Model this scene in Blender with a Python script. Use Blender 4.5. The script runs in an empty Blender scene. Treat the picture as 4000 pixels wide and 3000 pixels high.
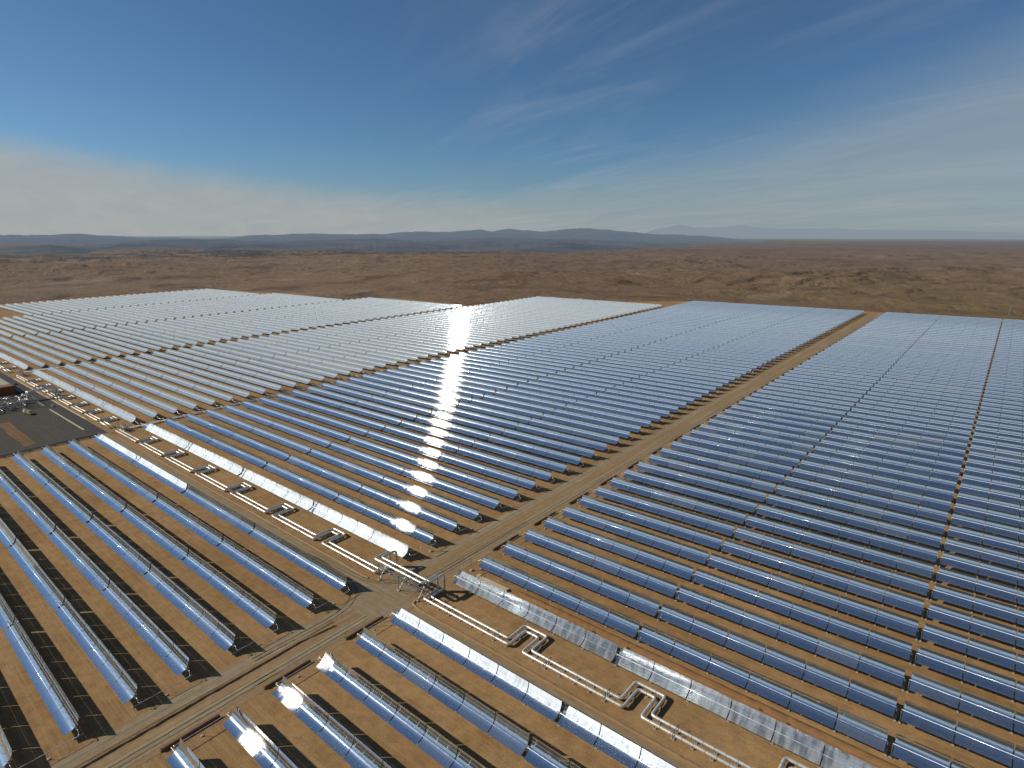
import bpy, math, random
import numpy as np
from mathutils import Vector, Matrix
random.seed(7); rng = np.random.default_rng(11)
scene = bpy.context.scene
COL = scene.collection
R = math.radians

# ------------------------------------------------------------------ camera solved from the photograph (metres, x along the rows, y across)
FPX, YAW, PITCH, ROLL = 2331.97, -0.699486, 0.244547, -0.0160575
CAM = np.array([152.42, -150.16, 137.53])
XB, XA, HALF, S, CORR, AX = -5.54, -34.69, 74.83, 15.127, 16.725, 3.5
cy_, sy_ = math.cos(YAW), math.sin(YAW)
FW = np.array([sy_*math.cos(PITCH), cy_*math.cos(PITCH), -math.sin(PITCH)])
RT = np.array([cy_, -sy_, 0.0]); UP = np.cross(RT, FW)
R2 = RT*math.cos(ROLL)+UP*math.sin(ROLL); U2 = -RT*math.sin(ROLL)+UP*math.cos(ROLL)
TILT = math.tan(0.0160575)           # the graded site leans a little against the true level of the plain
def project(p):
    d = np.asarray(p, float)-CAM; z = d@FW
    if z <= 1: return None
    return 2000+FPX*(d@R2)/z, 1500-FPX*(d@U2)/z, z
def bearing(px, py):
    return FW+R2*(px-2000)/FPX-U2*(py-1500)/FPX
cd = bpy.data.cameras.new('camera'); cam = bpy.data.objects.new('camera', cd); COL.objects.link(cam)
cd.sensor_width = 36; cd.lens = FPX/4000*36; cd.clip_start = 1; cd.clip_end = 200000
m = Matrix.Identity(4)
for i in range(3):
    m[i][0], m[i][1], m[i][2], m[i][3] = R2[i], U2[i], -FW[i], CAM[i]
cam.matrix_world = m
scene.camera = cam
scene.view_settings.view_transform = 'Standard'; scene.view_settings.look = 'None'; scene.view_settings.exposure = 0
scene.cycles.caustics_reflective = False; scene.cycles.caustics_refractive = False
scene.cycles.sample_clamp_indirect = 6; scene.cycles.max_bounces = 6
scene.cycles.use_denoising = True

# ------------------------------------------------------------------ node helpers
class NT:
    def __init__(self, tree): self.t = tree; self.n = tree.nodes; self.l = tree.links
    def new(self, typ, ins=None, **kw):
        n = self.n.new(typ)
        for k, v in kw.items(): setattr(n, k, v)
        for k, v in (ins or {}).items():
            if hasattr(v, 'is_output') or isinstance(v, bpy.types.NodeSocket): self.l.new(v, n.inputs[k])
            else: n.inputs[k].default_value = v
        return n
    def math(self, op, a, b=0.0, c=0.0, clamp=False):
        n = self.new('ShaderNodeMath', {0: a, 1: b, 2: c}, operation=op); n.use_clamp = clamp; return n.outputs[0]
    def vmath(self, op, a, b=(0, 0, 0)):
        n = self.new('ShaderNodeVectorMath', {0: a, 1: b}, operation=op)
        return n.outputs['Value'] if op in ('DOT_PRODUCT', 'LENGTH') else n.outputs[0]
    def noise(self, vec, scale, detail=4.0, rough=0.55, dist=0.0):
        return self.new('ShaderNodeTexNoise', {'Vector': vec, 'Scale': scale, 'Detail': detail, 'Roughness': rough, 'Distortion': dist}).outputs[0]
    def ramp(self, fac, stops):
        n = self.new('ShaderNodeValToRGB', {0: fac}); e = n.color_ramp.elements
        while len(e) < len(stops): e.new(0.5)
        for el, (p, c) in zip(e, stops):
            el.position = p; el.color = c if len(c) == 4 else (*c, 1)
        return n.outputs[0]
    def smooth(self, x, a, b):
        n = self.new('ShaderNodeMapRange', {0: x, 1: a, 2: b, 3: 0.0, 4: 1.0}); n.interpolation_type = 'SMOOTHSTEP'; return n.outputs[0]
    def mix(self, f, a, b):
        n = self.new('ShaderNodeMix', data_type='RGBA')
        for k, v in ((0, f), (6, a), (7, b)):
            if isinstance(v, bpy.types.NodeSocket): self.l.new(v, n.inputs[k])
            else: n.inputs[k].default_value = (*v, 1) if isinstance(v, tuple) and len(v) == 3 else v
        return n.outputs[2]
    def map(self, vec, scale=(1, 1, 1), rot=(0, 0, 0)):
        return self.new('ShaderNodeMapping', {'Vector': vec, 'Scale': scale, 'Rotation': rot}).outputs[0]
def material(name):
    mt = bpy.data.materials.new(name); mt.use_nodes = True; t = NT(mt.node_tree); t.n.clear()
    t.out = t.new('ShaderNodeOutputMaterial'); return mt, t
HAZE = (0.205, 0.255, 0.31, 1)
def simple(name, col, rough=0.7, metal=0.0, var=0.15, vscale=1.5, coat=0.0):
    mt, t = material(name)
    co = t.new('ShaderNodeTexCoord').outputs['Object']
    nz = t.noise(co, vscale, 5, 0.6)
    c = t.mix(nz, tuple(v*(1-var) for v in col), tuple(min(1, v*(1+var)) for v in col))
    r = t.math('MULTIPLY_ADD', nz, 0.2, rough-0.1, True)
    b = t.new('ShaderNodeBsdfPrincipled', {'Base Color': c, 'Roughness': r, 'Metallic': metal, 'Coat Weight': coat})
    t.l.new(b.outputs[0], t.out.inputs[0]); return mt

# ------------------------------------------------------------------ materials
def mirror_mat(name, wavy, paleness=0.0):
    mt, t = material(name)
    rnd = t.new('ShaderNodeObjectInfo').outputs['Random']
    pos = t.new('ShaderNodeNewGeometry').outputs['Position']
    axis = t.new('ShaderNodeCombineXYZ', {0: 1.0}).outputs[0]
    ins = {'Color': (0.79, 0.855, 0.89, 1), 'Roughness': 0.035}
    ins2 = {'Color': (0.79, 0.84, 0.86, 1), 'Roughness': 0.13}
    if wavy:      # sagging glass: slope errors of a few milliradians
        h = t.noise(t.map(pos, (0.55, 1.3, 1.3)), 1.0, 5, 0.62)
        bm = t.new('ShaderNodeBump', {'Height': h, 'Strength': 1.0, 'Distance': 0.0062}).outputs[0]
        ins['Normal'] = bm; ins2['Normal'] = bm
    sharp = t.new('ShaderNodeBsdfGlossy', ins).outputs[0]
    halo = t.new('ShaderNodeBsdfGlossy', ins2).outputs[0]
    fan = t.new('ShaderNodeBsdfGlossy', {'Color': (0.85, 0.84, 0.82, 1), 'Roughness': 0.197, 'Anisotropy': 0.878, 'Tangent': axis}, distribution='BECKMANN').outputs[0]
    refl = t.new('ShaderNodeMixShader', {0: 0.12, 1: sharp, 2: halo}).outputs[0]
    refl = t.new('ShaderNodeMixShader', {0: t.math('MULTIPLY_ADD', t.math('MULTIPLY', rnd, rnd), 0.12, 0.075), 1: refl, 2: fan}).outputs[0]
    dust = t.new('ShaderNodeBsdfDiffuse', {'Color': (0.57, 0.58, 0.52, 1)}).outputs[0]
    nz = t.noise(t.map(pos, (0.05, 0.5, 0.5)), 1.0, 4)
    f = t.math('ADD', t.math('MULTIPLY_ADD', nz, 0.05, 0.02), t.math('MULTIPLY', t.math('POWER', rnd, 6.0), 0.07))
    f = t.math('ADD', f, t.math('MULTIPLY', t.smooth(t.vmath('DOT_PRODUCT', pos, (-0.5, 0.86, 0)), 120, 900), 0.13))  # far rows painted paler: whitening by distance haze put into the mirror colour
    if paleness: f = t.math('ADD', f, t.math('MULTIPLY_ADD', t.noise(t.map(pos, (0.004, 0.066, 0)), 1.0, 2), 0.30, paleness-0.15))  # larger pale diffuse share for the outer blocks, varied by noise
    front = t.new('ShaderNodeMixShader', {0: f, 1: refl, 2: dust}).outputs[0]
    back = t.new('ShaderNodeBsdfDiffuse', {'Color': (0.40, 0.39, 0.37, 1)}).outputs[0]
    bf = t.new('ShaderNodeNewGeometry').outputs['Backfacing']
    sh = t.new('ShaderNodeMixShader', {0: bf, 1: front, 2: back}).outputs[0]
    t.l.new(sh, t.out.inputs[0]); return mt
M_MIR = mirror_mat('trough_mirror_glass', False); M_WAVY = mirror_mat('wavy_mirror_glass', True); M_PALE = mirror_mat('pale_mirror_glass', False, 0.34)
M_STEEL = simple('galvanized_steel', (0.30, 0.30, 0.29), 0.5, 0.6)
M_DARK = simple('dark_steel', (0.045, 0.045, 0.045), 0.6, 0.3)
M_CONC = simple('footing_concrete', (0.42, 0.37, 0.30), 0.9)
M_ALU = simple('aluminium_cladding', (0.72, 0.67, 0.57), 0.40, 0.55, 0.10, 0.8)
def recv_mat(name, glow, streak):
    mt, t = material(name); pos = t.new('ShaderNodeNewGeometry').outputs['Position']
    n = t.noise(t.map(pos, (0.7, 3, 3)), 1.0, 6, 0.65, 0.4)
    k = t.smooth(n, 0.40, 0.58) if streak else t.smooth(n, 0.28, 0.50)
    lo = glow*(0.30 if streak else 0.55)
    b = t.new('ShaderNodeBsdfPrincipled', {'Base Color': (0.72, 0.75, 0.77, 1), 'Roughness': 0.22, 'Metallic': 0.3, 'Emission Color': (1, 0.975, 0.94, 1), 'Emission Strength': t.math('MULTIPLY_ADD', k, glow-lo, lo)})  # tube emission stands in for concentrated sunlight scattered off the glass
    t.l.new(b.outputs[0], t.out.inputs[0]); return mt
M_RECV = recv_mat('receiver_glass_tube', 0.55, False); M_RECV_HOT = recv_mat('sun_glow_receiver_tube', 1.25, False); M_RECV_GREY = recv_mat('streaked_receiver_tube', 0.33, True)
M_WHITE = simple('white_paint', (0.78, 0.77, 0.74), 0.5)
M_TAN = simple('tan_kerb_concrete', (0.50, 0.42, 0.29), 0.9, 0, 0.25, 0.3)
M_WALL = simple('rusty_brown_wall', (0.24, 0.125, 0.065), 0.9, 0, 0.25, 0.5)

def ground_mat():
    mt, t = material('desert_ground')
    pos = t.new('ShaderNodeNewGeometry').outputs['Position']
    nrm = t.new('ShaderNodeNewGeometry').outputs['Normal']
    n1 = t.noise(pos, 0.012, 6, 0.6); n2 = t.noise(pos, 0.25, 8, 0.65); n3 = t.noise(t.map(pos, (0.02, 0.9, 1)), 1.0, 5, 0.6)
    n4 = t.noise(pos, 2.2, 6, 0.7); n5 = t.noise(pos, 0.045, 5, 0.6, 0.6)
    a = t.mix(t.smooth(n1, 0.35, 0.65), (0.325, 0.190, 0.078), (0.45, 0.27, 0.115))
    a = t.mix(t.math('MULTIPLY', t.smooth(n3, 0.42, 0.7), 0.35), a, (0.46, 0.295, 0.135))
    a = t.mix(t.math('MULTIPLY', t.smooth(n5, 0.52, 0.72), 0.5), a, (0.26, 0.14, 0.050))
    g = t.math('ADD', t.math('MULTIPLY', n2, 0.45), t.math('MULTIPLY', n4, 0.55))
    a = t.mix(t.smooth(g, 0.36, 0.64), t.mix(0.55, a, (0.11, 0.062, 0.03)), a)
    ruts = t.noise(t.map(pos, (0.008, 0.55, 1)), 1.0, 3, 0.5, 0.25)
    a = t.mix(t.math('MULTIPLY', t.smooth(t.math('ABSOLUTE', t.math('SUBTRACT', ruts, 0.5)), 0.03, 0.0), 0.35), a, (0.44, 0.30, 0.15))
    # the open desert round the plant
    big = t.noise(pos, 0.0009, 6, 0.6, 0.4); mid = t.noise(pos, 0.006, 8, 0.65, 0.3); pat = t.noise(pos, 0.0003, 4, 0.55); sp = t.noise(pos, 0.05, 6, 0.7)
    d = t.mix(t.smooth(big, 0.38, 0.62), (0.205, 0.125, 0.075), (0.215, 0.143, 0.081))
    d = t.mix(t.smooth(pat, 0.42, 0.60), d, (0.235, 0.155, 0.092))
    d = t.mix(t.math('MULTIPLY', t.smooth(mid, 0.48, 0.70), 0.7), d, (0.075, 0.045, 0.029))
    d = t.mix(t.math('MULTIPLY', t.smooth(t.noise(pos, 0.0022, 7, 0.7, 1.2), 0.57, 0.66), 0.45), d, (0.36, 0.26, 0.19))
    d = t.mix(t.math('MULTIPLY', t.smooth(sp, 0.5, 0.8), 0.55), d, (0.11, 0.07, 0.04))
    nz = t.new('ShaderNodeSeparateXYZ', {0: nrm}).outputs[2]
    d = t.mix(t.smooth(nz, 0.975, 0.86), d, t.mix(t.smooth(sp, 0.3, 0.7), (0.045, 0.027, 0.02), (0.10, 0.058, 0.038)))  # shade of the scarps painted in: steep slopes get a darker colour
    sep = t.new('ShaderNodeSeparateXYZ', {0: pos}).outputs
    att = t.new('ShaderNodeVertexColor', layer_name='outside').outputs[0]
    dist0 = t.vmath('LENGTH', t.vmath('SUBTRACT', pos, (0, 300, 0)))
    rt = t.vmath('DOT_PRODUCT', pos, tuple(RT))
    olive = t.math('MULTIPLY', t.smooth(rt, 100, 1100), t.smooth(dist0, 2600, 900))
    d = t.mix(t.math('MULTIPLY', olive, 0.75), d, t.mix(t.smooth(mid, 0.35, 0.65), (0.225, 0.155, 0.068), (0.17, 0.116, 0.052)))
    green = t.math('MULTIPLY', t.smooth(dist0, 3600, 4300), t.smooth(dist0, 6500, 5400))
    green = t.math('MULTIPLY', green, t.smooth(t.vmath('DOT_PRODUCT', pos, tuple(RT)), 900, -900))
    green = t.math('MULTIPLY', green, t.smooth(t.noise(pos, 0.003, 6, 0.7), 0.42, 0.55))
    d = t.mix(t.math('MULTIPLY', green, 0.85), d, (0.055, 0.058, 0.045))
    c = t.mix(t.smooth(att, 0.1, 0.9), a, d)
    bmp = t.new('ShaderNodeBump', {'Height': t.math('ADD', n4, t.math('MULTIPLY', n2, 2.0)), 'Strength': 0.5, 'Distance': 0.12}).outputs[0]
    wild = t.math('MULTIPLY', t.math('ADD', t.noise(pos, 0.022, 9, 0.66, 0.5), t.math('MULTIPLY', t.noise(t.map(pos, (1, 1, 0), (0, 0, YAW)), 0.006, 8, 0.7, 0.8), 2.2)), t.smooth(att, 0.5, 1.0))
    bmp = t.new('ShaderNodeBump', {'Height': wild, 'Strength': 0.55, 'Distance': 16.0, 'Normal': bmp}).outputs[0]
    b = t.new('ShaderNodeBsdfPrincipled', {'Base Color': c, 'Roughness': 0.95, 'Specular IOR Level': 0.1, 'Normal': bmp}).outputs[0]
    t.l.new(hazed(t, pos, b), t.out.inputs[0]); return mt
def hazed(t, pos, sh, reach=26000):  # aerial haze painted on as emission that grows with distance from the site
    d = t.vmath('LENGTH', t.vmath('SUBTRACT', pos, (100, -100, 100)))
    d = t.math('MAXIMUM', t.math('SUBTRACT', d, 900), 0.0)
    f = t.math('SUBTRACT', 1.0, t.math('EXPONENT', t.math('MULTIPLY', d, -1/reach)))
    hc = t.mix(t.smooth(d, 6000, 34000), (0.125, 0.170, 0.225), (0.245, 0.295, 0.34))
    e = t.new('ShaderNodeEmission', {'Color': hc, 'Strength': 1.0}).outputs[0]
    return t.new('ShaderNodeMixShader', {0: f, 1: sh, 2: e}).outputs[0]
M_GROUND = ground_mat()
def hill_mat():
    mt, t = material('hill_rock')
    pos = t.new('ShaderNodeNewGeometry').outputs['Position']
    n = t.noise(pos, 0.0016, 8, 0.65)
    c = t.mix(t.smooth(n, 0.3, 0.7), (0.03, 0.026, 0.024), (0.17, 0.12, 0.09))
    b = t.new('ShaderNodeBsdfDiffuse', {'Color': c}).outputs[0]
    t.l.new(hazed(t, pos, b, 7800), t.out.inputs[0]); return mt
M_HILL = hill_mat()
def track_mat(name, c1, c2, c3, along='y', rough=0.95):
    mt, t = material(name)
    pos = t.new('ShaderNodeNewGeometry').outputs['Position']
    sc = (1.2, 0.012, 1) if along == 'y' else (0.012, 1.2, 1)
    ln = t.noise(t.map(pos, sc), 1.0, 5, 0.6, 0.15); g = t.noise(pos, 0.35, 8, 0.7); g2 = t.noise(pos, 3.0, 4, 0.7); g3 = t.noise(pos, 0.03, 5, 0.6)
    c = t.mix(t.smooth(ln, 0.36, 0.64), c1, c2)
    c = t.mix(t.math('MULTIPLY', t.smooth(g3, 0.4, 0.65), 0.6), c, c3)
    c = t.mix(t.smooth(t.math('ADD', t.math('MULTIPLY', g, 0.6), t.math('MULTIPLY', g2, 0.4)), 0.3, 0.68), t.mix(0.35, c, (0.05, 0.035, 0.022)), c)
    bmp = t.new('ShaderNodeBump', {'Height': t.math('ADD', ln, g2), 'Strength': 0.5, 'Distance': 0.15}).outputs[0]
    b = t.new('ShaderNodeBsdfPrincipled', {'Base Color': c, 'Roughness': rough, 'Specular IOR Level': 0.15, 'Normal': bmp})
    t.l.new(b.outputs[0], t.out.inputs[0]); return mt
M_GRAVEL = track_mat('grey_gravel_track', (0.285, 0.220, 0.132), (0.42, 0.328, 0.20), (0.345, 0.238, 0.125))
M_DIRT = track_mat('brown_dirt_track', (0.285, 0.178, 0.086), (0.42, 0.275, 0.14), (0.30, 0.205, 0.11))
M_SERV = track_mat('service_track', (0.275, 0.213, 0.128), (0.37, 0.285, 0.175), (0.315, 0.222, 0.118), 'x')
M_ASPH = track_mat('asphalt', (0.060, 0.058, 0.054), (0.075, 0.072, 0.066), (0.055, 0.054, 0.050), 'x', 0.85)
M_LOT = track_mat('dark_gravel_yard', (0.070, 0.061, 0.050), (0.092, 0.080, 0.064), (0.078, 0.066, 0.052), 'x', 0.95)
M_PATCH = track_mat('orange_soil', (0.17, 0.098, 0.045), (0.25, 0.135, 0.06), (0.14, 0.085, 0.042), 'x')

# ------------------------------------------------------------------ mesh helpers
class MB:
    def __init__(self): self.v = []; self.f = []; self.mi = []; self.nr = {}
    def quad(self, a, b, c, d, mi=0):
        k = len(self.v); self.v += [a, b, c, d]; self.f.append((k, k+1, k+2, k+3)); self.mi.append(mi)
    def box(self, x0, x1, y0, y1, z0, z1, mi=0, top=None):
        k = len(self.v); i = top or 0.0
        self.v += [(x0, y0, z0), (x1, y0, z0), (x1, y1, z0), (x0, y1, z0), (x0+i, y0+i, z1), (x1-i, y0+i, z1), (x1-i, y1-i, z1), (x0+i, y1-i, z1)]
        for q in ((3, 2, 1, 0), (4, 5, 6, 7), (0, 1, 5, 4), (1, 2, 6, 5), (2, 3, 7, 6), (3, 0, 4, 7)):
            self.f.append(tuple(k+j for j in q)); self.mi.append(mi)
        return self
    def bar(self, p, q, w, mi=0, n=4):
        return self.tube([p, q], w/2, n, mi)
    def tube(self, pts, r, n=10, mi=0, cap=True):
        P = [Vector(p) for p in pts]; k0 = len(self.v); prev = None
        for i, p in enumerate(P):
            d = ((P[min(i+1, len(P)-1)]-P[max(i-1, 0)])).normalized()
            if prev is None:
                u = d.cross(Vector((0, 0, 1)))
                if u.length < 0.05: u = d.cross(Vector((1, 0, 0)))
                u.normalize()
            else:
                u = (prev-d*prev.dot(d)); u.normalize()
            prev = u; w = d.cross(u); rr = r[i] if isinstance(r, (list, tuple)) else r
            for j in range(n):
                a = 2*math.pi*(j+0.5)/n; self.v.append(tuple(p+(u*math.cos(a)+w*math.sin(a))*rr))
        for i in range(len(P)-1):
            for j in range(n):
                a, b_ = k0+i*n+j, k0+i*n+(j+1) % n
                self.f.append((a, b_, b_+n, a+n)); self.mi.append(mi)
        if cap:
            self.f.append(tuple(k0+j for j in range(n))[::-1]); self.mi.append(mi)
            self.f.append(tuple(k0+(len(P)-1)*n+j for j in range(n))); self.mi.append(mi)
        return self
    def poly(self, pts, z, mi=0):
        k = len(self.v); self.v += [(x, y, z) for x, y in pts]; self.f.append(tuple(range(k, k+len(pts)))); self.mi.append(mi)
        return self
    def mesh(self, name, mats, smooth=False, normals=None):
        me = bpy.data.meshes.new(name); me.from_pydata(self.v, [], self.f)
        for mt in (mats if isinstance(mats, (list, tuple)) else [mats]): me.materials.append(mt)
        me.polygons.foreach_set('material_index', self.mi)
        if smooth: me.polygons.foreach_set('use_smooth', [True]*len(me.polygons))
        me.update()
        return me
def link(name, me, parent=None, loc=(0, 0, 0), rot=(0, 0, 0)):
    o = bpy.data.objects.new(name, me); COL.objects.link(o)
    if parent is not None: o.parent = parent
    o.location = loc; o.rotation_euler = rot; return o
def tag(o, label=None, cat=None, group=None, kind=None):
    if label: o['label'] = label
    if cat: o['category'] = cat
    if group: o['group'] = group
    if kind: o['kind'] = kind
    return o
def struct(name, me): return tag(link(name, me), kind='structure')
def fillet(pts, r, n=5):
    P = [Vector(p) for p in pts]; out = [P[0]]
    for i in range(1, len(P)-1):
        a, b_ = (P[i-1]-P[i]), (P[i+1]-P[i]); rr = min(r, a.length*0.48, b_.length*0.48)
        A = P[i]+a.normalized()*rr; B = P[i]+b_.normalized()*rr
        for k in range(n+1):
            s = k/n; out.append(A*(1-s)**2+P[i]*2*s*(1-s)+B*s*s)
    out.append(P[-1]); return out

# ------------------------------------------------------------------ sky and sun
SUN = Vector((-0.70, -0.494, 0.515)).normalized()
EL = math.asin(SUN.z); ROT = math.atan2(SUN.x, SUN.y)
w = bpy.data.worlds.new('World'); scene.world = w; w.use_nodes = True
t = NT(w.node_tree); t.n.clear(); out = t.new('ShaderNodeOutputWorld')
gen = t.new('ShaderNodeTexCoord').outputs['Generated']
nrmz = t.vmath('NORMALIZE', gen)
upv = Vector((RT[0]*TILT, RT[1]*TILT, 1)).normalized()
e_ = t.vmath('DOT_PRODUCT', nrmz, tuple(upv)); u_ = t.vmath('DOT_PRODUCT', nrmz, tuple(RT)); f_ = t.vmath('DOT_PRODUCT', nrmz, (sy_, cy_, 0))
lift = t.new('ShaderNodeCombineXYZ', {0: t.new('ShaderNodeSeparateXYZ', {0: nrmz}).outputs[0], 1: t.new('ShaderNodeSeparateXYZ', {0: nrmz}).outputs[1], 2: t.math('MAXIMUM', e_, 0.012)}).outputs[0]
sky = t.new('ShaderNodeTexSky', {'Vector': lift}, sky_type='NISHITA', sun_disc=False, sun_elevation=EL, sun_rotation=ROT, altitude=1200, air_density=1.0, dust_density=0.6, ozone_density=2.5)
hsv = t.vmath('MULTIPLY', sky.outputs[0], (0.44, 0.60, 0.715))
cirr_p = t.vmath('SCALE', nrmz); sc = t.n[-1]
inv = t.math('DIVIDE', 1.0, t.math('ADD', t.math('MAXIMUM', e_, 0.0), 0.09))
sc.inputs['Scale'].default_value = 1; t.l.new(inv, sc.inputs['Scale'])
pl = t.map(cirr_p, (1, 1, 0), (0, 0, 0.35))
c1 = t.noise(t.map(pl, (0.42, 1.5, 1), (0, 0, 0.5)), 1.0, 9, 0.58, 1.1); c2 = t.noise(pl, 0.55, 4, 0.5, 0.5); c3 = t.noise(t.map(pl, (1.1, 3.6, 1), (0, 0, 0.55)), 1.0, 8, 0.6, 0.9)
wisp = t.math('MULTIPLY', t.smooth(t.math('ADD', t.math('MULTIPLY', c1, 0.7), t.math('MULTIPLY', c3, 0.3)), 0.42, 0.78), t.smooth(c2, 0.30, 0.58))
wisp = t.math('MULTIPLY', wisp, t.smooth(u_, -0.25, 0.12))
k_l = t.math('MULTIPLY', t.math('POWER', t.math('MAXIMUM', t.math('MULTIPLY', u_, -1.0), 0.0), 2.0), 0.155)
k_r = t.math('MULTIPLY', t.math('POWER', t.math('MAXIMUM', t.math('ADD', u_, -0.02), 0.0), 1.5), 0.36)
e0 = t.math('ADD', t.math('ADD', t.math('ADD', k_l, k_r), 0.050), t.math('MULTIPLY', t.smooth(f_, 0.25, -0.6), 0.30))
de = t.math('SUBTRACT', t.math('ADD', e0, t.math('MULTIPLY', t.math('SUBTRACT', c1, 0.5), 0.022)), e_)
soft = t.math('MULTIPLY_ADD', t.smooth(u_, -0.1, 0.3), 0.045, 0.024)
veil = t.smooth(t.math('DIVIDE', de, soft), -1.0, 1.3)
veil = t.math('MULTIPLY', veil, t.math('MULTIPLY_ADD', t.smooth(u_, -0.2, 0.5), -0.22, 0.86))
VEIL = t.mix(t.smooth(u_, -0.25, 0.45), t.mix(t.smooth(c1, 0.25, 0.8), (3.5, 3.75, 3.85), (4.1, 4.2, 4.1)), t.mix(t.smooth(c1, 0.3, 0.75), (2.7, 3.25, 3.55), (3.4, 3.7, 3.8)))
hz = t.math('MULTIPLY', t.smooth(e_, 0.14, 0.0), 0.45)
VEIL = t.mix(t.smooth(f_, 0.15, -0.35), VEIL, (3.25, 4.15, 4.85))
s1 = t.mix(hz, hsv, (2.2, 2.9, 3.4)); s2 = t.mix(t.math('MULTIPLY', wisp, 0.26), s1, (4.6, 4.9, 5.2)); s3 = t.mix(veil, s2, VEIL)
bg = t.new('ShaderNodeBackground', {'Color': s3, 'Strength': 0.1})
t.l.new(bg.outputs[0], out.inputs[0])
sl = bpy.data.lights.new('sun', 'SUN'); sun = bpy.data.objects.new('sun', sl); COL.objects.link(sun)
sl.energy = 4.2; sl.angle = R(0.53); sl.color = (1, 0.94, 0.84)
sun.rotation_euler = SUN.to_track_quat('Z', 'Y').to_euler()

# ------------------------------------------------------------------ terrain
def lattice(ix, iy, seed):
    h = (ix.astype(np.int64)*374761393+iy.astype(np.int64)*668265263+seed*974634777) & 0x7fffffff
    h = ((h ^ (h >> 13))*1274126177) & 0x7fffffff
    return ((h ^ (h >> 16)) & 0xffff)/65535.0
def vnoise(x, y, seed):
    ix, iy = np.floor(x), np.floor(y); fx, fy = x-ix, y-iy
    fx = fx*fx*fx*(fx*(fx*6-15)+10); fy = fy*fy*fy*(fy*(fy*6-15)+10)
    a, b_ = lattice(ix, iy, seed), lattice(ix+1, iy, seed); c, d = lattice(ix, iy+1, seed), lattice(ix+1, iy+1, seed)
    return (a+(b_-a)*fx)*(1-fy)+(c+(d-c)*fx)*fy
def fbm(x, y, scale, octs, seed, gain=0.5, ridged=False):
    s = np.zeros_like(x); amp = 1.0; tot = 0.0; x = x/scale; y = y/scale
    for o in range(octs):
        n = vnoise(x, y, seed+o)
        if ridged: n = 1-np.abs(2*n-1)
        s += n*amp; tot += amp; amp *= gain
        x, y = x*1.62-y*1.21+3.1, x*1.21+y*1.62+7.7
    return s/tot
def sstep(x, a, b_):
    q = np.clip((x-a)/(b_-a), 0, 1); return q*q*(3-2*q)
PAD = [(2200, -1500), (2200, 1010), (190, 1022), (-20, 1008), (-340, 1022), (-480, 925), (-650, 915), (-690, 705), (-970, 720), (-985, 610), (-1280, 660), (-1580, 600), (-1660, 420), (-1640, 60), (-1300, -150), (-1000, -1500)]
def pad_distance(x, y):
    d2 = np.full(x.shape, 1e18); ins = np.zeros(x.shape, bool)
    for (x0, y0), (x1, y1) in zip(PAD, PAD[1:]+PAD[:1]):
        ex, ey = x1-x0, y1-y0; q = np.clip(((x-x0)*ex+(y-y0)*ey)/(ex*ex+ey*ey), 0, 1)
        d2 = np.minimum(d2, (x-x0-q*ex)**2+(y-y0-q*ey)**2)
        c = (y0 > y) != (y1 > y)
        with np.errstate(divide='ignore', invalid='ignore'):
            ins ^= c & (x < (x1-x0)*(y-y0)/(y1-y0)+x0)
    return np.where(ins, -1.0, 1.0)*np.sqrt(d2)
def height(x, y):
    d = pad_distance(x, y)
    rel = (x-CAM[0])*RT[0]+(y-CAM[1])*RT[1]; dep = (x-CAM[0])*sy_+(y-CAM[1])*cy_
    tilt = -TILT*rel
    dist = np.hypot(x-CAM[0], y-CAM[1])
    wx = x+160*(fbm(x, y, 700, 4, 91)-0.5); wy = y+160*(fbm(x, y, 700, 4, 77)-0.5)
    mesa = fbm((wx*0.77+wy*0.64)*0.7, (wy*0.77-wx*0.64)*1.7, 1300, 6, 5, 0.5)
    tier = sstep(mesa, 0.44, 0.452)*5.5+sstep(mesa, 0.47, 0.478)*5+sstep(mesa, 0.50, 0.509)*6.5+sstep(mesa, 0.55, 0.56)*8+sstep(mesa, 0.61, 0.622)*9+(mesa-0.5)*24
    gully = fbm(wx, wy, 210, 6, 33, 0.55, True)
    slope = fbm(x, y, 2600, 3, 60)
    m2 = fbm((wx*RT[0]+wy*RT[1])*0.55, (wx*sy_+wy*cy_)*1.9, 1150, 6, 205, 0.5)
    tier = tier+sstep(m2, 0.465, 0.472)*5+sstep(m2, 0.525, 0.533)*7+sstep(m2, 0.575, 0.584)*8+sstep(m2, 0.64, 0.65)*9
    fineg = fbm(wx, wy, 70, 5, 44, 0.55, True)
    relief = tier*(0.62+0.3*sstep(slope, 0.38, 0.62))*(1-0.25*sstep(rel, -250, 500))-(gully-0.5)*13*sstep(mesa, 0.36, 0.5)-(fineg-0.5)*6*sstep(4500-dist, 0, 2000)
    right = sstep(rel, -250, 500)
    drop = -(8+14*right)*sstep(d, 40, 420)
    near_roll = (fbm(wx, wy, 330, 5, 14, 0.5)-0.5)*26*right*sstep(d, 60, 300)*sstep(2600-dist, 0, 900)
    flat_left = 1-0.6*sstep(-rel, 350, 900)*sstep(3000-dist, 0, 700)
    far = sstep(dist, 5200, 8000)*1.3
    h = tilt+drop+(relief+near_roll)*flat_left*(1-0.55*far)*(0.25+0.75*sstep(d, 120, 900))-7*sstep(-rel, -200, 300)*sstep(d, 30, 200)
    wgt = sstep(d, 12, 260)
    return np.where(d > 0, h*wgt, 0.0), sstep(d, 4, 26)
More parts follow.
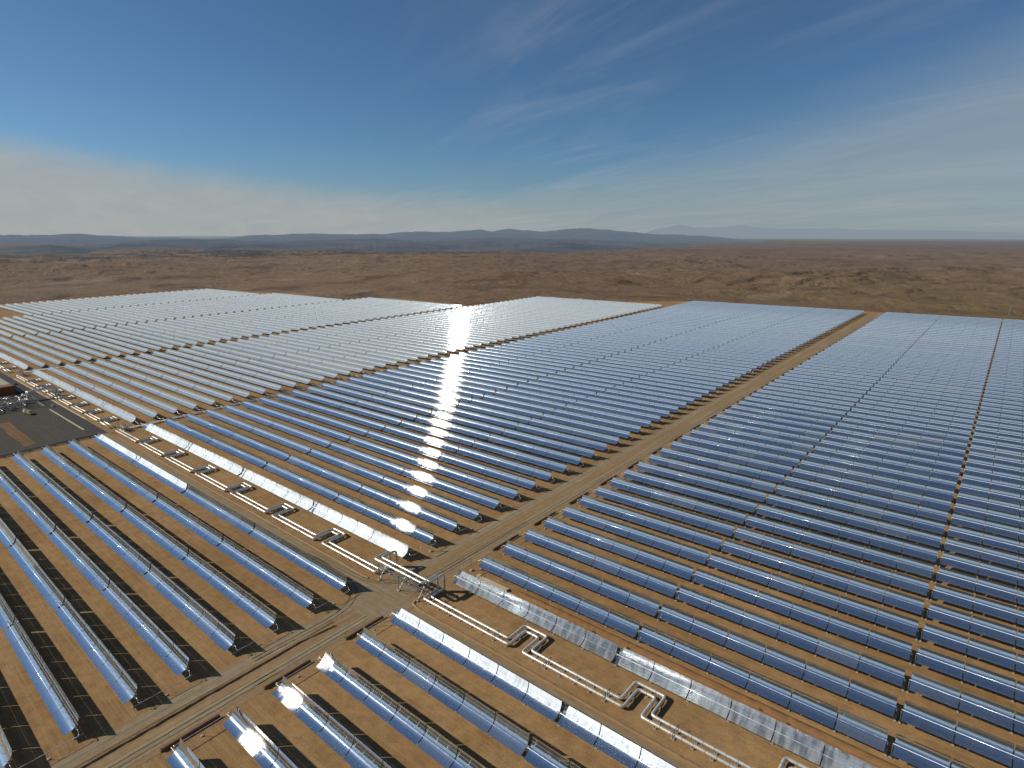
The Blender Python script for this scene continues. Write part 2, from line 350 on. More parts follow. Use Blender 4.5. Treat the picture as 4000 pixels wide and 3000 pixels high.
def grid_mesh(name, X, Y, Z, mat, att=None):
    nr, na = X.shape; v = np.stack([X, Y, Z], -1).reshape(-1, 3)
    i = np.arange(nr*na).reshape(nr, na)
    q = np.stack([i[:-1, :-1], i[:-1, 1:], i[1:, 1:], i[1:, :-1]], -1).reshape(-1, 4)
    me = bpy.data.meshes.new(name); me.vertices.add(len(v)); me.vertices.foreach_set('co', v.ravel().astype(np.float32))
    me.loops.add(q.size); me.loops.foreach_set('vertex_index', q.ravel().astype(np.int32))
    me.polygons.add(len(q)); me.polygons.foreach_set('loop_start', np.arange(0, q.size, 4, dtype=np.int32)); me.polygons.foreach_set('loop_total', np.full(len(q), 4, np.int32))
    me.update(calc_edges=True); me.polygons.foreach_set('use_smooth', np.ones(len(q), bool))
    if att is not None:
        ca = me.color_attributes.new('outside', 'FLOAT_COLOR', 'POINT'); a = att.reshape(-1)
        ca.data.foreach_set('color', np.stack([a, a, a, np.ones_like(a)], -1).ravel().astype(np.float32))
    me.materials.append(mat); me.validate(); return me
head = math.atan2(cy_, sy_)
fine = np.arange(head+R(52), head-R(52), -R(0.135)); coarse = np.arange(head-R(52), head-R(308), -R(3.2))
az = np.concatenate([fine, coarse, [head+R(52)-2*math.pi]])
rad = np.concatenate([[2], np.geomspace(60, 560, 14)[:-1], 560*1.0062**np.arange(0, 430), np.geomspace(8200, 90000, 60)])
Rr, Aa = np.meshgrid(rad, az, indexing='ij')
gx, gy = CAM[0]+Rr*np.cos(Aa), CAM[1]+Rr*np.sin(Aa)
gz, gatt = height(gx, gy)
struct('ground', grid_mesh('ground', gx, gy, gz, M_GROUND, gatt))

def range_of_hills(sky_pts, dist, depth, base_drop, seed, rough):
    px = np.array([p[0] for p in sky_pts])*1.8083; py = np.array([p[1] for p in sky_pts])*1.8083
    n = 700; xs = np.linspace(px[0], px[-1], n); ys = np.interp(xs, px, py)-8.0*(fbm(xs, xs*0+seed*7.3, 60, 6, seed+3, 0.62)-0.5)
    nr = 70; u = np.linspace(-1, 1, nr)
    X = np.zeros((nr, n)); Y = np.zeros((nr, n)); Z = np.zeros((nr, n))
    for j in range(n):
        d = bearing(xs[j], ys[j]); hl = math.hypot(d[0], d[1])
        r = dist+u*depth; X[:, j] = CAM[0]+d[0]/hl*r; Y[:, j] = CAM[1]+d[1]/hl*r
        top = CAM[2]+d[2]/hl*dist
        ti = height(X[:, j], Y[:, j])[0]-5-base_drop
        prof = np.clip(1-np.abs(u), 0, 1)**0.85
        fade = min(1, j/60, (n-1-j)/60)
        Z[:, j] = ti+(max(top-np.interp(0, u, ti), 6))*prof*fade
    nz = fbm(X, Y, 380+dist*0.02, 7, seed, 0.62, True)-0.60
    amp = (Z-Z.min(axis=0)[None, :])
    Z = Z+nz*amp*rough*(0.25+2.6*np.abs(u)[:, None])
    return grid_mesh('hills', X, Y, Z, M_HILL)
struct('hills', range_of_hills([(1330, 512), (1380, 501), (1430, 492), (1470, 486), (1500, 491), (1545, 492), (1595, 487), (1640, 492), (1720, 494), (1800, 493), (1900, 497), (2010, 497), (2120, 500), (2350, 503)], 36000, 5000, 20, 3, 0.3))
struct('hills', range_of_hills([(-250, 510), (-60, 507), (60, 508), (170, 505), (240, 509), (300, 514), (380, 513), (440, 517), (500, 513), (560, 507), (620, 506), (690, 504), (780, 506), (860, 503), (905, 499), (950, 501), (1000, 499), (1040, 496), (1065, 499), (1100, 493), (1130, 497), (1180, 500), (1230, 495), (1270, 492), (1330, 498), (1370, 501), (1420, 506), (1500, 508), (1600, 511), (1680, 516)], 16500, 3600, 10, 8, 0.34))
struct('hills', range_of_hills([(120, 533), (220, 528), (300, 520), (360, 518), (430, 516), (520, 519), (600, 523), (700, 519), (800, 515), (880, 519), (980, 520), (1060, 513), (1150, 516), (1230, 517), (1300, 519), (1380, 522), (1470, 527), (1560, 533)], 10500, 2300, 0, 19, 0.55))
struct('hills', range_of_hills([(380, 540), (450, 533), (540, 527), (640, 531), (720, 526), (800, 529), (880, 524), (960, 530), (1040, 525), (1120, 528), (1210, 524), (1290, 529), (1360, 533), (1420, 538)], 7000, 1300, 0, 63, 0.6))
struct('hills', range_of_hills([(-250, 543), (-120, 530), (-30, 536), (20, 537), (60, 531), (110, 529), (150, 533), (185, 537), (220, 541), (270, 545)], 7400, 1200, 0, 27, 0.5))
struct('hills', range_of_hills([(150, 538), (260, 526), (330, 522), (400, 526), (450, 528), (500, 526), (545, 533), (580, 540)], 8600, 1400, 0, 41, 0.55))

# ------------------------------------------------------------------ parabolic troughs
W2, FOC, TH = 2.88, 1.71, R(43.8)
def par(y): return y*y/(4*FOC)
MODP, MODL = 12.28, 11.98
ROWS4 = [(-W2, -1.47), (-1.44, -0.015), (0.015, 1.44), (1.47, W2)]
def mirror_faces(mb, nrm, x0, cols, segs, jit, rnd, rot=None, mi=0, off=(0, 0, 0)):
    c, s = (math.cos(rot), math.sin(rot)) if rot is not None else (1, 0)
    cw = MODL/cols
    for a, b_ in ROWS4:
        for k in range(cols):
            xa, xb = x0+k*cw+0.012, x0+(k+1)*cw-0.012
            jx, jy = rnd.gauss(0, jit), rnd.gauss(0, jit*0.6); base = len(mb.v)
            for i in range(segs+1):
                y = a+(b_-a)*i/segs; z = par(y); sl = y/(2*FOC)+jy
                n = Vector((jx, -sl, 1)).normalized()
                for x in (xa, xb):
                    mb.v.append((x+off[0], y*c-z*s+off[1], y*s+z*c+off[2])); nrm.append((n.x, n.y*c-n.z*s, n.y*s+n.z*c))
            for i in range(segs):
                q = base+2*i; mb.f.append((q, q+1, q+3, q+2)); mb.mi.append(mi)
def frame_faces(mb, x0, x1, ribs, rot=None, mi=0, off=(0, 0, 0), fine=True):
    """torque box and curved ribs behind the mirrors"""
    start = len(mb.v)
    mb.box(x0, x1, -0.34, 0.34, -0.86, -0.22, mi)
    for xr in ribs:
        ys = [-W2+0.1+(2*W2-0.2)*i/8 for i in range(9)]
        for y0, y1 in zip(ys, ys[1:]):
            d0, d1 = 0.10+0.30*(1-abs(y0)/W2), 0.10+0.30*(1-abs(y1)/W2)
            mb.quad((xr, y0, par(y0)-0.05), (xr, y1, par(y1)-0.05), (xr, y1, par(y1)-0.05-d1), (xr, y0, par(y0)-0.05-d0), mi)
    if rot is not None: spin(mb, start, rot, off)
def spin(mb, start, rot, off):
    c, s = math.cos(rot), math.sin(rot)
    for i in range(start, len(mb.v)):
        x, y, z = mb.v[i]; mb.v[i] = (x+off[0], y*c-z*s+off[1], y*s+z*c+off[2])
def receiver_faces(mb, rot=None, mi=0, mi2=1, off=(0, 0, 0), n=6):
    start = len(mb.v)
    for h in (-1, 1):
        a, b_ = (0.7, 74.2) if h > 0 else (-74.2, -0.7)
        mb.tube([(a, 0, FOC), (b_, 0, FOC)], 0.085, n, mi)
        for i in range(19):
            x = a+0.2+(b_-a-0.4)*i/18
            mb.bar((x, 0, 0.02), (x, 0, FOC-0.06), 0.09, mi2, 3); 
    mb.tube([(-0.7, 0, FOC), (-0.7, 0, -0.1), (0.7, 0, -0.1), (0.7, 0, FOC)], 0.06, 5, mi2)
    if rot is not None: spin(mb, start, rot, off)
def pylon_faces(mb, x, mi=0, mi2=1, wide=0.0, y0=0.0):
    zt = AX-0.55
    for s_ in (-1, 1):
        mb.bar((x, y0+s_*0.95, 0.25), (x, y0+s_*0.12, zt), 0.16, mi)
    mb.bar((x, y0-0.6, 1.4), (x, y0+0.6, 1.4), 0.1, mi)
    mb.box(x-0.15-wide, x+0.15+wide, y0-0.22, y0+0.22, zt-0.1, AX-0.2, mi)
    mb.box(x-0.3, x+0.3, y0-1.25, y0+1.25, -0.05, 0.25, mi2)
def drive_faces(mb, mi=0):
    mb.box(-0.35, 0.35, -0.45, 0.45, AX-1.5, AX-0.65, mi, 0.08)
    for s_ in (-1, 1): mb.tube([(0, s_*0.75, 1.6), (0, s_*0.25, AX-0.2)], 0.11, 8, mi)
    mb.tube([(-0.42, 0, AX-0.05), (0.42, 0, AX-0.05)], 0.42, 14, mi)
    mb.box(0.36, 0.75, -1.3, -0.7, 0.26, 1.5, mi)
STARTS = [0.55+i*MODP for i in range(6)]
MODX = [-x-MODL for x in STARTS][::-1]+STARTS
PYX = [0.0]+[s_*(0.55+i*MODP-0.15) for s_ in (-1, 1) for i in range(1, 6)]+[-74.25, 74.25]
def finish_mirror(mb, nrm, name, mats, extra=0):
    me = mb.mesh(name, mats, False)
    nf = len(nrm)
    sm = [max(f) < nf for f in mb.f]
    me.polygons.foreach_set('use_smooth', sm)
    me.update()
    lv = np.empty(len(me.loops), np.int32); me.loops.foreach_get('vertex_index', lv)
    fn = np.empty(len(me.polygons)*3, np.float32); me.polygons.foreach_get('normal', fn); fn = fn.reshape(-1, 3)
    lt = np.empty(len(me.polygons), np.int32); me.polygons.foreach_get('loop_total', lt)
    ln = np.repeat(fn, lt, axis=0); na = np.array(nrm, np.float32)
    mask = lv < nf; ln[mask] = na[lv[mask]]
    me.normals_split_custom_set(ln.tolist()); return me
def panel_mesh(seed, mat):
    rnd = random.Random(seed); mb = MB(); nrm = []
    mirror_faces(mb, nrm, 0, 7, 5, 0.0016, rnd)
    return finish_mirror(mb, nrm, 'mirror_panel', mat)
PANELS = {k: [panel_mesh(50+i, mt) for i in range(4)] for k, mt in (('clean', M_MIR), ('wavy', M_WAVY))}
mb = MB()
for x in MODX: frame_faces(mb, x+0.1, x+MODL-0.1, [x+0.3, x+3.1, x+5.99, x+8.9, x+11.6])
ME_FRAME = mb.mesh('support_frame', M_STEEL)
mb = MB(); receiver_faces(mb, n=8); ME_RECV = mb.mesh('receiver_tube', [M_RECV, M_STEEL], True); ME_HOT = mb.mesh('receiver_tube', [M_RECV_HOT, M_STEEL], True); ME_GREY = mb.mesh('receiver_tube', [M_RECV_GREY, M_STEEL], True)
mb = MB(); pylon_faces(mb, 0); ME_PYL = mb.mesh('pylon', [M_STEEL, M_CONC])
mb = MB(); drive_faces(mb); ME_DRV = mb.mesh('drive_unit', M_STEEL)
def whole_mesh(seed, dtheta, mat, cols, segs):
    rnd = random.Random(seed); mb = MB(); nrm = []; off = (0, 0, AX); th = TH+dtheta
    for x in MODX: mirror_faces(mb, nrm, x, cols, segs, 0.0018, rnd, th, 0, off)
    for x in MODX: frame_faces(mb, x+0.1, x+MODL-0.1, [x+0.3, x+3.1, x+5.99, x+8.9, x+11.6], th, 1, off)
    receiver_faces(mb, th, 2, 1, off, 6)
    for x in PYX: pylon_faces(mb, x, 1, 3)
    drive_faces(mb, 1)
    return finish_mirror(mb, nrm, 'parabolic_trough', [mat, M_STEEL, M_RECV, M_CONC])
WHOLE = [whole_mesh(90+i, rd, M_MIR, 3, 3) for i, rd in enumerate((0, R(.25), R(-.3), R(.5)))]
WHOLE0 = whole_mesh(99, R(4.0), M_MIR, 3, 3); PALE = [whole_mesh(80+i, R(.2*i), M_PALE, 3, 3) for i in range(2)]
def row_y(r): return r*S if r >= 0 else r*S-CORR
ONE = 'first second third fourth fifth sixth seventh eighth ninth tenth eleventh twelfth thirteenth fourteenth fifteenth sixteenth seventeenth eighteenth nineteenth'.split()
TEN = {2: 'twent', 3: 'thirt', 4: 'fort', 5: 'fift', 6: 'sixt', 7: 'sevent'}
def ordinal(n):
    if n < 20: return ONE[n-1]
    a, b_ = divmod(n, 10); return TEN[a]+'ieth' if b_ == 0 else TEN[a]+'y-'+ONE[b_-1]
sites = []   # (side, row, section, x centre)
for r in range(0, 66):
    for k in range(2): sites.append(('A', r, k, XA-(2*k+1)*HALF))
    for k in range(3): sites.append(('B', r, k, XB+(2*k+1)*HALF if k < 2 else XB+18+(2*k+1)*HALF))
    if r < 60:
        for k in range(2): sites.append(('A', r, 2+k, XA-319.5-(2*k+1)*HALF))
    if r < 46:
        for k in range(2): sites.append(('A', r, 4+k, XA-638-(2*k+1)*HALF))
    if 2 < r < 42:
        for k in range(2): sites.append(('A', r, 6+k, XA-945-(2*k+1)*HALF))
    if 8 < r < 40:
        for k in range(2): sites.append(('A', r, 8+k, XA-1250-(2*k+1)*HALF))
for r in range(-1, -15, -1):
    for k in range(2):
        sites.append(('C', r, k, XA-(2*k+1)*HALF)); sites.append(('D', r, k, XB+(2*k+1)*HALF))
def seen_size(x, y):
    a = 0; near = 0
    for i in range(31):
        q = project((x-75+5*i, y, AX))
        if q is None: continue
        if -40 < q[0] < 4040 and -40 < q[1] < 3060: a += 1e6/q[2]**2
        if -900 < q[0] < 4900 and -300 < q[1] < 3900: near = 1
    return a, near
ranked = []
for s_ in sites:
    a, near = seen_size(s_[3], row_y(s_[1]))
    if a > 0 or near: ranked.append((a, s_))
ranked.sort(key=lambda q: -q[0])
G_TR = 'parabolic trough collectors of the solar field'
# rows seen along their optical axis show the magnified receiver in the whole mirror and so look white; each section tracks with its own small error
OFF = {('A', 0): R(3.3), ('B', 0): R(3.9)}
def look_of(side, r, k):
    if r == 0 and side == 'A': return 'wavy', 'silvery white glaring trough', R(3.4), 'hot'
    if r == 0 and side == 'B': return 'wavy', 'streaky grey trough', R(3.6), 'grey'
    if r == -1 and side == 'D': return 'wavy', 'trough glaring white on its upper half', R(0.0), 'hot'
    if r == -1 and side == 'C' and k == 1: return 'wavy', 'trough glittering white on top', R(0.0), 'hot'
    if r == -1 and side == 'C': return 'clean', 'blue mirror trough', R(2.6), 'plain'
    return 'clean', ('pale silver trough' if side == 'A' and (k > 1) else 'blue mirror trough'), None, 'plain'
SECT = ['roadside section']+[ordinal(i)+' section from the road' for i in range(2, 11)]
def trough_label(side, r, k):
    lk = look_of(side, r, k)[1]
    where = ('left' if side in 'AC' else 'right')+' of the dirt road'
    if r in (0, -1): return '%s nearest the pipes, %s, %s' % (lk, where.replace(' the dirt road', ' road'), SECT[k])
    n = r+1 if r > 0 else -r
    return '%s, %s row %s pipes, %s, %s' % (lk, ordinal(n), 'behind' if r > 0 else 'before', where.replace(' the dirt road', ' road'), SECT[k])
N_PARTS, N_ALL = 58, 300
SAG = -0.100     # the receivers of the row before the pipes sit a little off the focal line
rest = MB(); rest_n = []; proto = None
def copy_trough(root, look, name):
    r_ = root.copy(); COL.objects.link(r_)
    for ch in list(root.children):
        c = ch.copy(); COL.objects.link(c); c.parent = r_
    return r_
def make_trough(th):
    root = bpy.data.objects.new('parabolic_trough', None); COL.objects.link(root)
    for i, x in enumerate(MODX): link('mirror_panel', PANELS['clean'][i % 4], root, (x, 0, AX), (th, 0, 0))
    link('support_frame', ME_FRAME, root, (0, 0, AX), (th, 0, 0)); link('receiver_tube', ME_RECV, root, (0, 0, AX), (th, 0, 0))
    for x in PYX: link('pylon', ME_PYL, root, (x, 0, 0))
    link('drive_unit', ME_DRV, root); return root
for n, (a, (side, r, k, x)) in enumerate(ranked):
    y = row_y(r); look, _, own, glow = look_of(side, r, k); rnd = random.Random(r*131+k*17+ord(side))
    if n < N_ALL and a > 0:
        if n < N_PARTS:
            if proto is None: proto = o = make_trough(TH)
            else: o = copy_trough(proto, look, None)
            dth = rnd.gauss(0, R(0.35))
            if own is not None: dth = own
            i = rnd.randrange(4)
            for ch in o.children:
                st = ch.name.split('.')[0]
                if st == 'mirror_panel':
                    i += 1; ch.data = PANELS[look][i % 4]
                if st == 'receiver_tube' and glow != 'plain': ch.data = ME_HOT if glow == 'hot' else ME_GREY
                if st == 'receiver_tube' and r == -1 and glow == 'hot': ch.location = (0, -math.sin(TH)*SAG, AX+math.cos(TH)*SAG)
                if st in ('mirror_panel', 'support_frame', 'receiver_tube'): ch.rotation_euler.x = TH+dth
        else:
            o = link('parabolic_trough', WHOLE0 if r == 0 else PALE[rnd.randrange(2)] if side == 'A' and k > 1 else WHOLE[rnd.randrange(4)])
        o.location = (x, y, 0)
        tag(o, trough_label(side, r, k), 'solar trough', G_TR)
    elif a > 0 or side in 'AB':
        th = TH+rnd.gauss(0, R(0.3)); mi = 2 if side == 'A' and k > 1 else 0
        for mx in MODX: mirror_faces(rest, rest_n, x+mx, 1, 2, 0.002, rnd, th, mi, (0, y, AX))
nm = len(rest_n)
for n, (a, (side, r, k, x)) in enumerate(ranked):
    if n >= N_ALL or a <= 0:
        if a > 0 or side in 'AB':
            y = row_y(r)
            for h0, h1 in ((-74.3, -0.55), (0.55, 74.3)):
                st = len(rest.v); rest.box(x+h0, x+h1, -0.34, 0.34, -0.86, -0.2, 1); spin(rest, st, TH, (0, y, AX))
                st = len(rest.v); rest.tube([(x+h0, 0, FOC), (x+h1, 0, FOC)], 0.075, 4, 3); spin(rest, st, TH, (0, y, AX))
            for px_ in PYX[::2]: rest.box(x+px_-0.12, x+px_+0.12, y-0.4, y+0.4, 0, AX-0.4, 1)
me = finish_mirror(rest, rest_n, 'distant_troughs', [M_MIR, M_STEEL, M_PALE, M_RECV])
tag(link('distant_troughs', me), kind='stuff', label='mass of distant silver trough rows filling the far end of the solar field', cat='solar troughs')

# ------------------------------------------------------------------ roads and surfaces (sheets a few cm above the ground)
def wavy_strip(name, x0, x1, y0, y1, z, mat, amp=0.5, along='y', n=260, seed=1):
    mb = MB(); rnd = random.Random(seed); ph = [(rnd.random()*6.3, rnd.uniform(0.02, 0.25), rnd.uniform(0.2, 1)) for _ in range(8)]
    wv = lambda s_, o: amp*sum(math.sin(s_*f+p+o)*a for p, f, a in ph)/3
    L = [(y0+(y1-y0)*i/n) for i in range(n+1)] if along == 'y' else [(x0+(x1-x0)*i/n) for i in range(n+1)]
    for i, s_ in enumerate(L):
        if along == 'y': mb.v += [(x0+wv(s_, 0), s_, z), (x1+wv(s_, 2), s_, z)]
        else: mb.v += [(s_, y0+wv(s_, 0), z), (s_, y1+wv(s_, 2), z)]
        if i:
            q = 2*i-2; mb.f.append((q, q+1, q+3, q+2) if along == 'y' else (q, q+2, q+3, q+1)); mb.mi.append(0)
    return struct(name, mb.mesh(name, mat))
wavy_strip('road', -30.6, -10.6, -420, 1004, 0.03, M_DIRT, 0.5, 'y', 500, 3)
wavy_strip('gravel_track', -29.6, -24.0, -420, 1004, 0.06, M_GRAVEL, 0.45, 'y', 500, 4)
wavy_strip('gravel_track', -18.0, -13.2, -420, 1004, 0.06, M_GRAVEL, 0.45, 'y', 500, 5)
wavy_strip('service_road', -26, 420, -29.6, -22.7, 0.05, M_SERV, 0.3, 'x', 220, 6)
wavy_strip('service_road', -350, -26, -28.8, -21.2, 0.05, M_SERV, 0.3, 'x', 220, 7)
mb = MB()
mb.poly([(-31, -30.5), (-27, -34.5), (-21, -38), (-15, -36), (-11, -33), (-8, -30), (-6, -26), (-7, -21), (-12, -19.5), (-16.5, -15), (-20, -8), (-25, -9), (-29, -17), (-33, -21)], 0.08)
struct('crossing_ground', mb.mesh('crossing_ground', M_SERV))
mb = MB().poly([(-1000, -29), (-351, -29), (-349, -20.5), (-1000, -20.5)], 0.07); struct('asphalt_road', mb.mesh('asphalt_road', M_ASPH))
mb = MB().poly([(-664, -21), (-655, -21), (-655, 930), (-664, 930)], 0.04)
struct('cross_road', mb.mesh('cross_road', M_DIRT))
mb = MB().poly([(-1000, -29.01), (-1000, -320), (-353, -320), (-352, -60), (-350.5, -29.01)], 0.05); struct('yard', mb.mesh('yard', M_LOT))
wavy_strip('soil_patch', -444, -361, -68, -60.5, 0.10, M_PATCH, 0.55, 'x', 60, 31)
def strip_along(name, pts, wdt, z, mat, n=60):
    P = fillet(pts, 1e6, 24) if len(pts) > 2 else [Vector(pts[0]).lerp(Vector(pts[1]), i/n) for i in range(n+1)]
    mb = MB(); rnd = random.Random(int(abs(pts[0][0]*7+pts[0][1])))
    for i, p in enumerate(P):
        d = (P[min(i+1, len(P)-1)]-P[max(i-1, 0)]).normalized(); nn = Vector((-d.y, d.x, 0)); wob = rnd.uniform(-0.08, 0.08)
        for s_ in (-1, 1): q = p+nn*(s_*wdt/2*rnd.uniform(0.7, 1.25)+wob); mb.v.append((q.x, q.y, z))
        if i: k = 2*i-2; mb.f.append((k, k+1, k+3, k+2)); mb.mi.append(0)
    return struct(name, mb.mesh(name, mat))
M_RUT = track_mat('rut_soil', (0.17, 0.118, 0.062), (0.21, 0.15, 0.085), (0.18, 0.12, 0.06)); M_PALER = track_mat('worn_soil', (0.36, 0.275, 0.16), (0.42, 0.32, 0.20), (0.36, 0.26, 0.14)); M_YT = track_mat('yard_track', (0.105, 0.094, 0.078), (0.12, 0.106, 0.09), (0.10, 0.09, 0.075))
rz = 0.10
for off in (0, 1.9):
    strip_along('tyre_rut', [(-27.5+off, -75, 0), (-26+off, -28+off, 0), (-70, -26+off, 0)], 0.4, rz, M_RUT)
    strip_along('tyre_rut', [(-16.5+off, -80, 0), (-14+off, -27-off, 0), (40, -27-off, 0)], 0.4, rz, M_PALER)
    strip_along('tyre_rut', [(-17+off, 60, 0), (-18+off, -22+off, 0), (-75, -24.5+off, 0)], 0.4, rz, M_RUT)
    strip_along('tyre_rut', [(-16.4+off, -320, 0), (-16.4+off, -36, 0)], 0.42, rz, M_RUT, 300)
    strip_along('tyre_rut', [(-16.2+off, -12, 0), (-16.2+off, 950, 0)], 0.42, rz, M_RUT, 500)
    strip_along('tyre_rut', [(-27.4+off, -320, 0), (-27.4+off, -32, 0)], 0.42, rz, M_PALER, 300)
    strip_along('tyre_rut', [(-27.2+off, -8, 0), (-27.2+off, 950, 0)], 0.42, rz, M_PALER, 500)
    strip_along('tyre_rut', [(-5, -25-off*0.9, 0), (330, -25-off*0.9, 0)], 0.4, rz, M_PALER, 250)
    strip_along('tyre_rut', [(-32, -24-off*0.9, 0), (-345, -24-off*0.9, 0)], 0.4, rz, M_PALER, 250)
    strip_along('yard_track', [(-452+off, -31, 0), (-430+off, -56+off, 0), (-357, -34+off, 0)], 0.5, 0.085, M_YT)
    strip_along('yard_track', [(-440, -33+off, 0), (-385, -44+off, 0), (-372+off, -120, 0)], 0.5, 0.085, M_YT)
    strip_along('yard_track', [(-356, -52-off, 0), (-420, -50-off, 0), (-455-off, -100, 0)], 0.5, 0.085, M_YT)
# perimeter track round the far edge of the plant
mb = MB(); P = [(420, 1006), (190, 1006), (-20, 1000), (-340, 1006), (-370, 960), (-480, 912), (-650, 903), (-676, 720), (-700, 694), (-970, 706), (-985, 640), (-1290, 645), (-1580, 600), (-1640, 430), (-1625, 100)]
for (xa, ya), (xb, yb) in zip(P, P[1:]):
    d = Vector((xb-xa, yb-ya)).normalized(); nn = Vector((-d.y, d.x))*3.2
    mb.quad((xa-nn.x, ya-nn.y, 0.05), (xb-nn.x, yb-nn.y, 0.05), (xb+nn.x, yb+nn.y, 0.05), (xa+nn.x, ya+nn.y, 0.05))
struct('perimeter_track', mb.mesh('perimeter_track', M_DIRT))

def berm(name, pts, wdt, h, mat, seed):
    mb = MB(); rnd = random.Random(seed); n = 0
    dense = []
    for (xa, ya), (xb, yb) in zip(pts, pts[1:]):
        L = math.hypot(xb-xa, yb-ya); k = max(1, int(L/1.6))
        dense += [(xa+(xb-xa)*i/k, ya+(yb-ya)*i/k) for i in range(k)]
    dense.append(pts[-1])
    for i, p in enumerate(dense):
        a, b_ = dense[max(0, i-1)], dense[min(len(dense)-1, i+1)]; d = Vector((b_[0]-a[0], b_[1]-a[1])).normalized(); nn = Vector((-d.y, d.x))
        for o, z in ((-1, -0.02), (-0.45, h), (0.35, h*0.95), (1, -0.02)):
            j = rnd.uniform(-0.12, 0.12)*wdt; mb.v.append((p[0]+nn.x*(o*wdt/2+j), p[1]+nn.y*(o*wdt/2+j), z*(1+rnd.uniform(-.2, .2))))
        if i:
            for q in range(3):
                a_ = 4*(i-1)+q; mb.f.append((a_, a_+4, a_+5, a_+1)); mb.mi.append(0)
    return mb.mesh(name, mat, True)
M_BERM = track_mat('berm_soil', (0.32, 0.205, 0.11), (0.40, 0.27, 0.155), (0.34, 0.21, 0.11), 'x')
M_DITCH = track_mat('ditch_soil', (0.115, 0.075, 0.038), (0.16, 0.105, 0.055), (0.12, 0.075, 0.04), 'y')
wavy_strip('road_ditch', -23.5, -22.6, -420, -46, 0.075, M_DITCH, 0.35, 'y', 200, 8)
struct('berm', berm('berm', [(-23.2, -200), (-22.3, -120), (-22.6, -60), (-21, -47)], 1.3, 0.5, M_DIRT, 12))
struct('verge_berm', berm('verge_berm', [(-9, -13), (-9.6, -17), (-8.6, -20.2), (-4, -21.2), (12, -21.0), (37, -20.8), (71, -21.1), (120, -21), (260, -21)], 1.3, 0.42, M_BERM, 3))
struct('verge_berm', berm('verge_berm', [(-37, -20.0), (-60, -19.8), (-130, -19.6), (-330, -19.6)], 1.2, 0.38, M_BERM, 4))

def kerb(x0, x1, y, label):
    mb = MB()
    mb.box(x0, x1, y-0.55, y+0.55, 0, 0.2); tag(link('kerb', mb.mesh('kerb', M_TAN)), label, 'kerb', 'tan kerbs along the asphalt road')
kerb(-637, -403, -19.6, 'long tan kerb between the dark asphalt road and the pipes')
kerb(-462, -371, -29.6, 'tan kerb between the asphalt road and the dark gravel yard')
kerb(-500, -479, -29.6, 'short tan kerb beside the tall pipe bridge over the asphalt road')
kerb(-640, -560, -29.6, 'tan kerb behind the red brown building along the asphalt road')

# low brown retaining walls beside the dirt road, one between each second pair of rows
G_W = 'low brown retaining walls along the dirt road'
def low_wall(y0, y1, label):
    mb = MB(); mb.box(-12.3, -12.05, y0, y1, 0, 0.22); mb.box(-11.0, -10.75, y0, y1, 0, 1.0); mb.box(-12.3, -10.75, y0-0.3, y0, 0, 0.5)
    mb.box(-12.05, -11.0, y0, y1, 0, 0.1, 1)
    tag(link('retaining_wall', mb.mesh('retaining_wall', [M_WALL, M_DITCH])), label, 'retaining wall', G_W)
for i in range(1, 32):
    r = 2*i
    low_wall(row_y(r)-1.2, row_y(r+1)+1.2, 'low brown retaining wall by the dirt road, joining %s and %s rows behind the pipes' % (ordinal(r+1), ordinal(r+2)))
for r in (-3, -5, -1):
    low_wall(row_y(r-1)-2.0, row_y(r)-1.0, 'low brown retaining wall by the dirt road, joining %s and %s rows before the pipes' % (ordinal(-r), ordinal(-r+1)))

# ------------------------------------------------------------------ crossover pipes joining pairs of rows at the road end
G_X = 'crossover pipes joining pairs of troughs at the dirt road'
def crossover(xs, sgn, ya, yb, label):
    root = bpy.data.objects.new('crossover_pipe', None); COL.objects.link(root); root.location = (xs, ya, 0)
    L = yb-ya; mb = MB()
    mb.tube(fillet([(0, 0, AX-0.1), (sgn*0.9, 0, AX-0.2), (sgn*1.0, 0, 2.3), (sgn*1.7, 0.3, 2.2), (sgn*1.7, L-0.3, 2.2), (sgn*1.0, L, 2.3), (sgn*0.9, L, AX-0.2), (0, L, AX-0.1)], 0.3, 3), 0.11, 8)
    link('pipe', mb.mesh('pipe', M_ALU, True), root)
    mb = MB(); mb.bar((sgn*1.7, L/2, 0.2), (sgn*1.7, L/2, 2.15), 0.12); mb.bar((sgn*1.7-0.25, L/2, 2.06), (sgn*1.7+0.25, L/2, 2.06), 0.1)
    p = link('post', mb.mesh('post', M_STEEL), root)
    mb = MB(); mb.box(sgn*1.7-0.35, sgn*1.7+0.35, L/2-0.35, L/2+0.35, 0, 0.3); link('footing', mb.mesh('footing', M_CONC), p)
    tag(root, label, 'pipe', G_X)
for i in range(1, 16):
    r = 2*i
    crossover(XA+0.4, 1, row_y(r), row_y(r+1), 'thin silver pipe joining %s and %s trough rows behind pipes, left of road' % (ordinal(r+1), ordinal(r+2)))
    crossover(XB-0.4, -1, row_y(r), row_y(r+1), 'thin silver pipe joining %s and %s trough rows behind pipes, right of road' % (ordinal(r+1), ordinal(r+2)))
for r in (-1, -3, -5, -7):
    crossover(XA+0.4, 1, row_y(r-1), row_y(r), 'thin silver pipe joining %s and %s trough rows before pipes, left of road' % (ordinal(-r), ordinal(-r+1)))
    if r > -7: crossover(XB-0.4, -1, row_y(r-1), row_y(r), 'thin silver pipe joining %s and %s trough rows before pipes, right of road' % (ordinal(-r), ordinal(-r+1)))
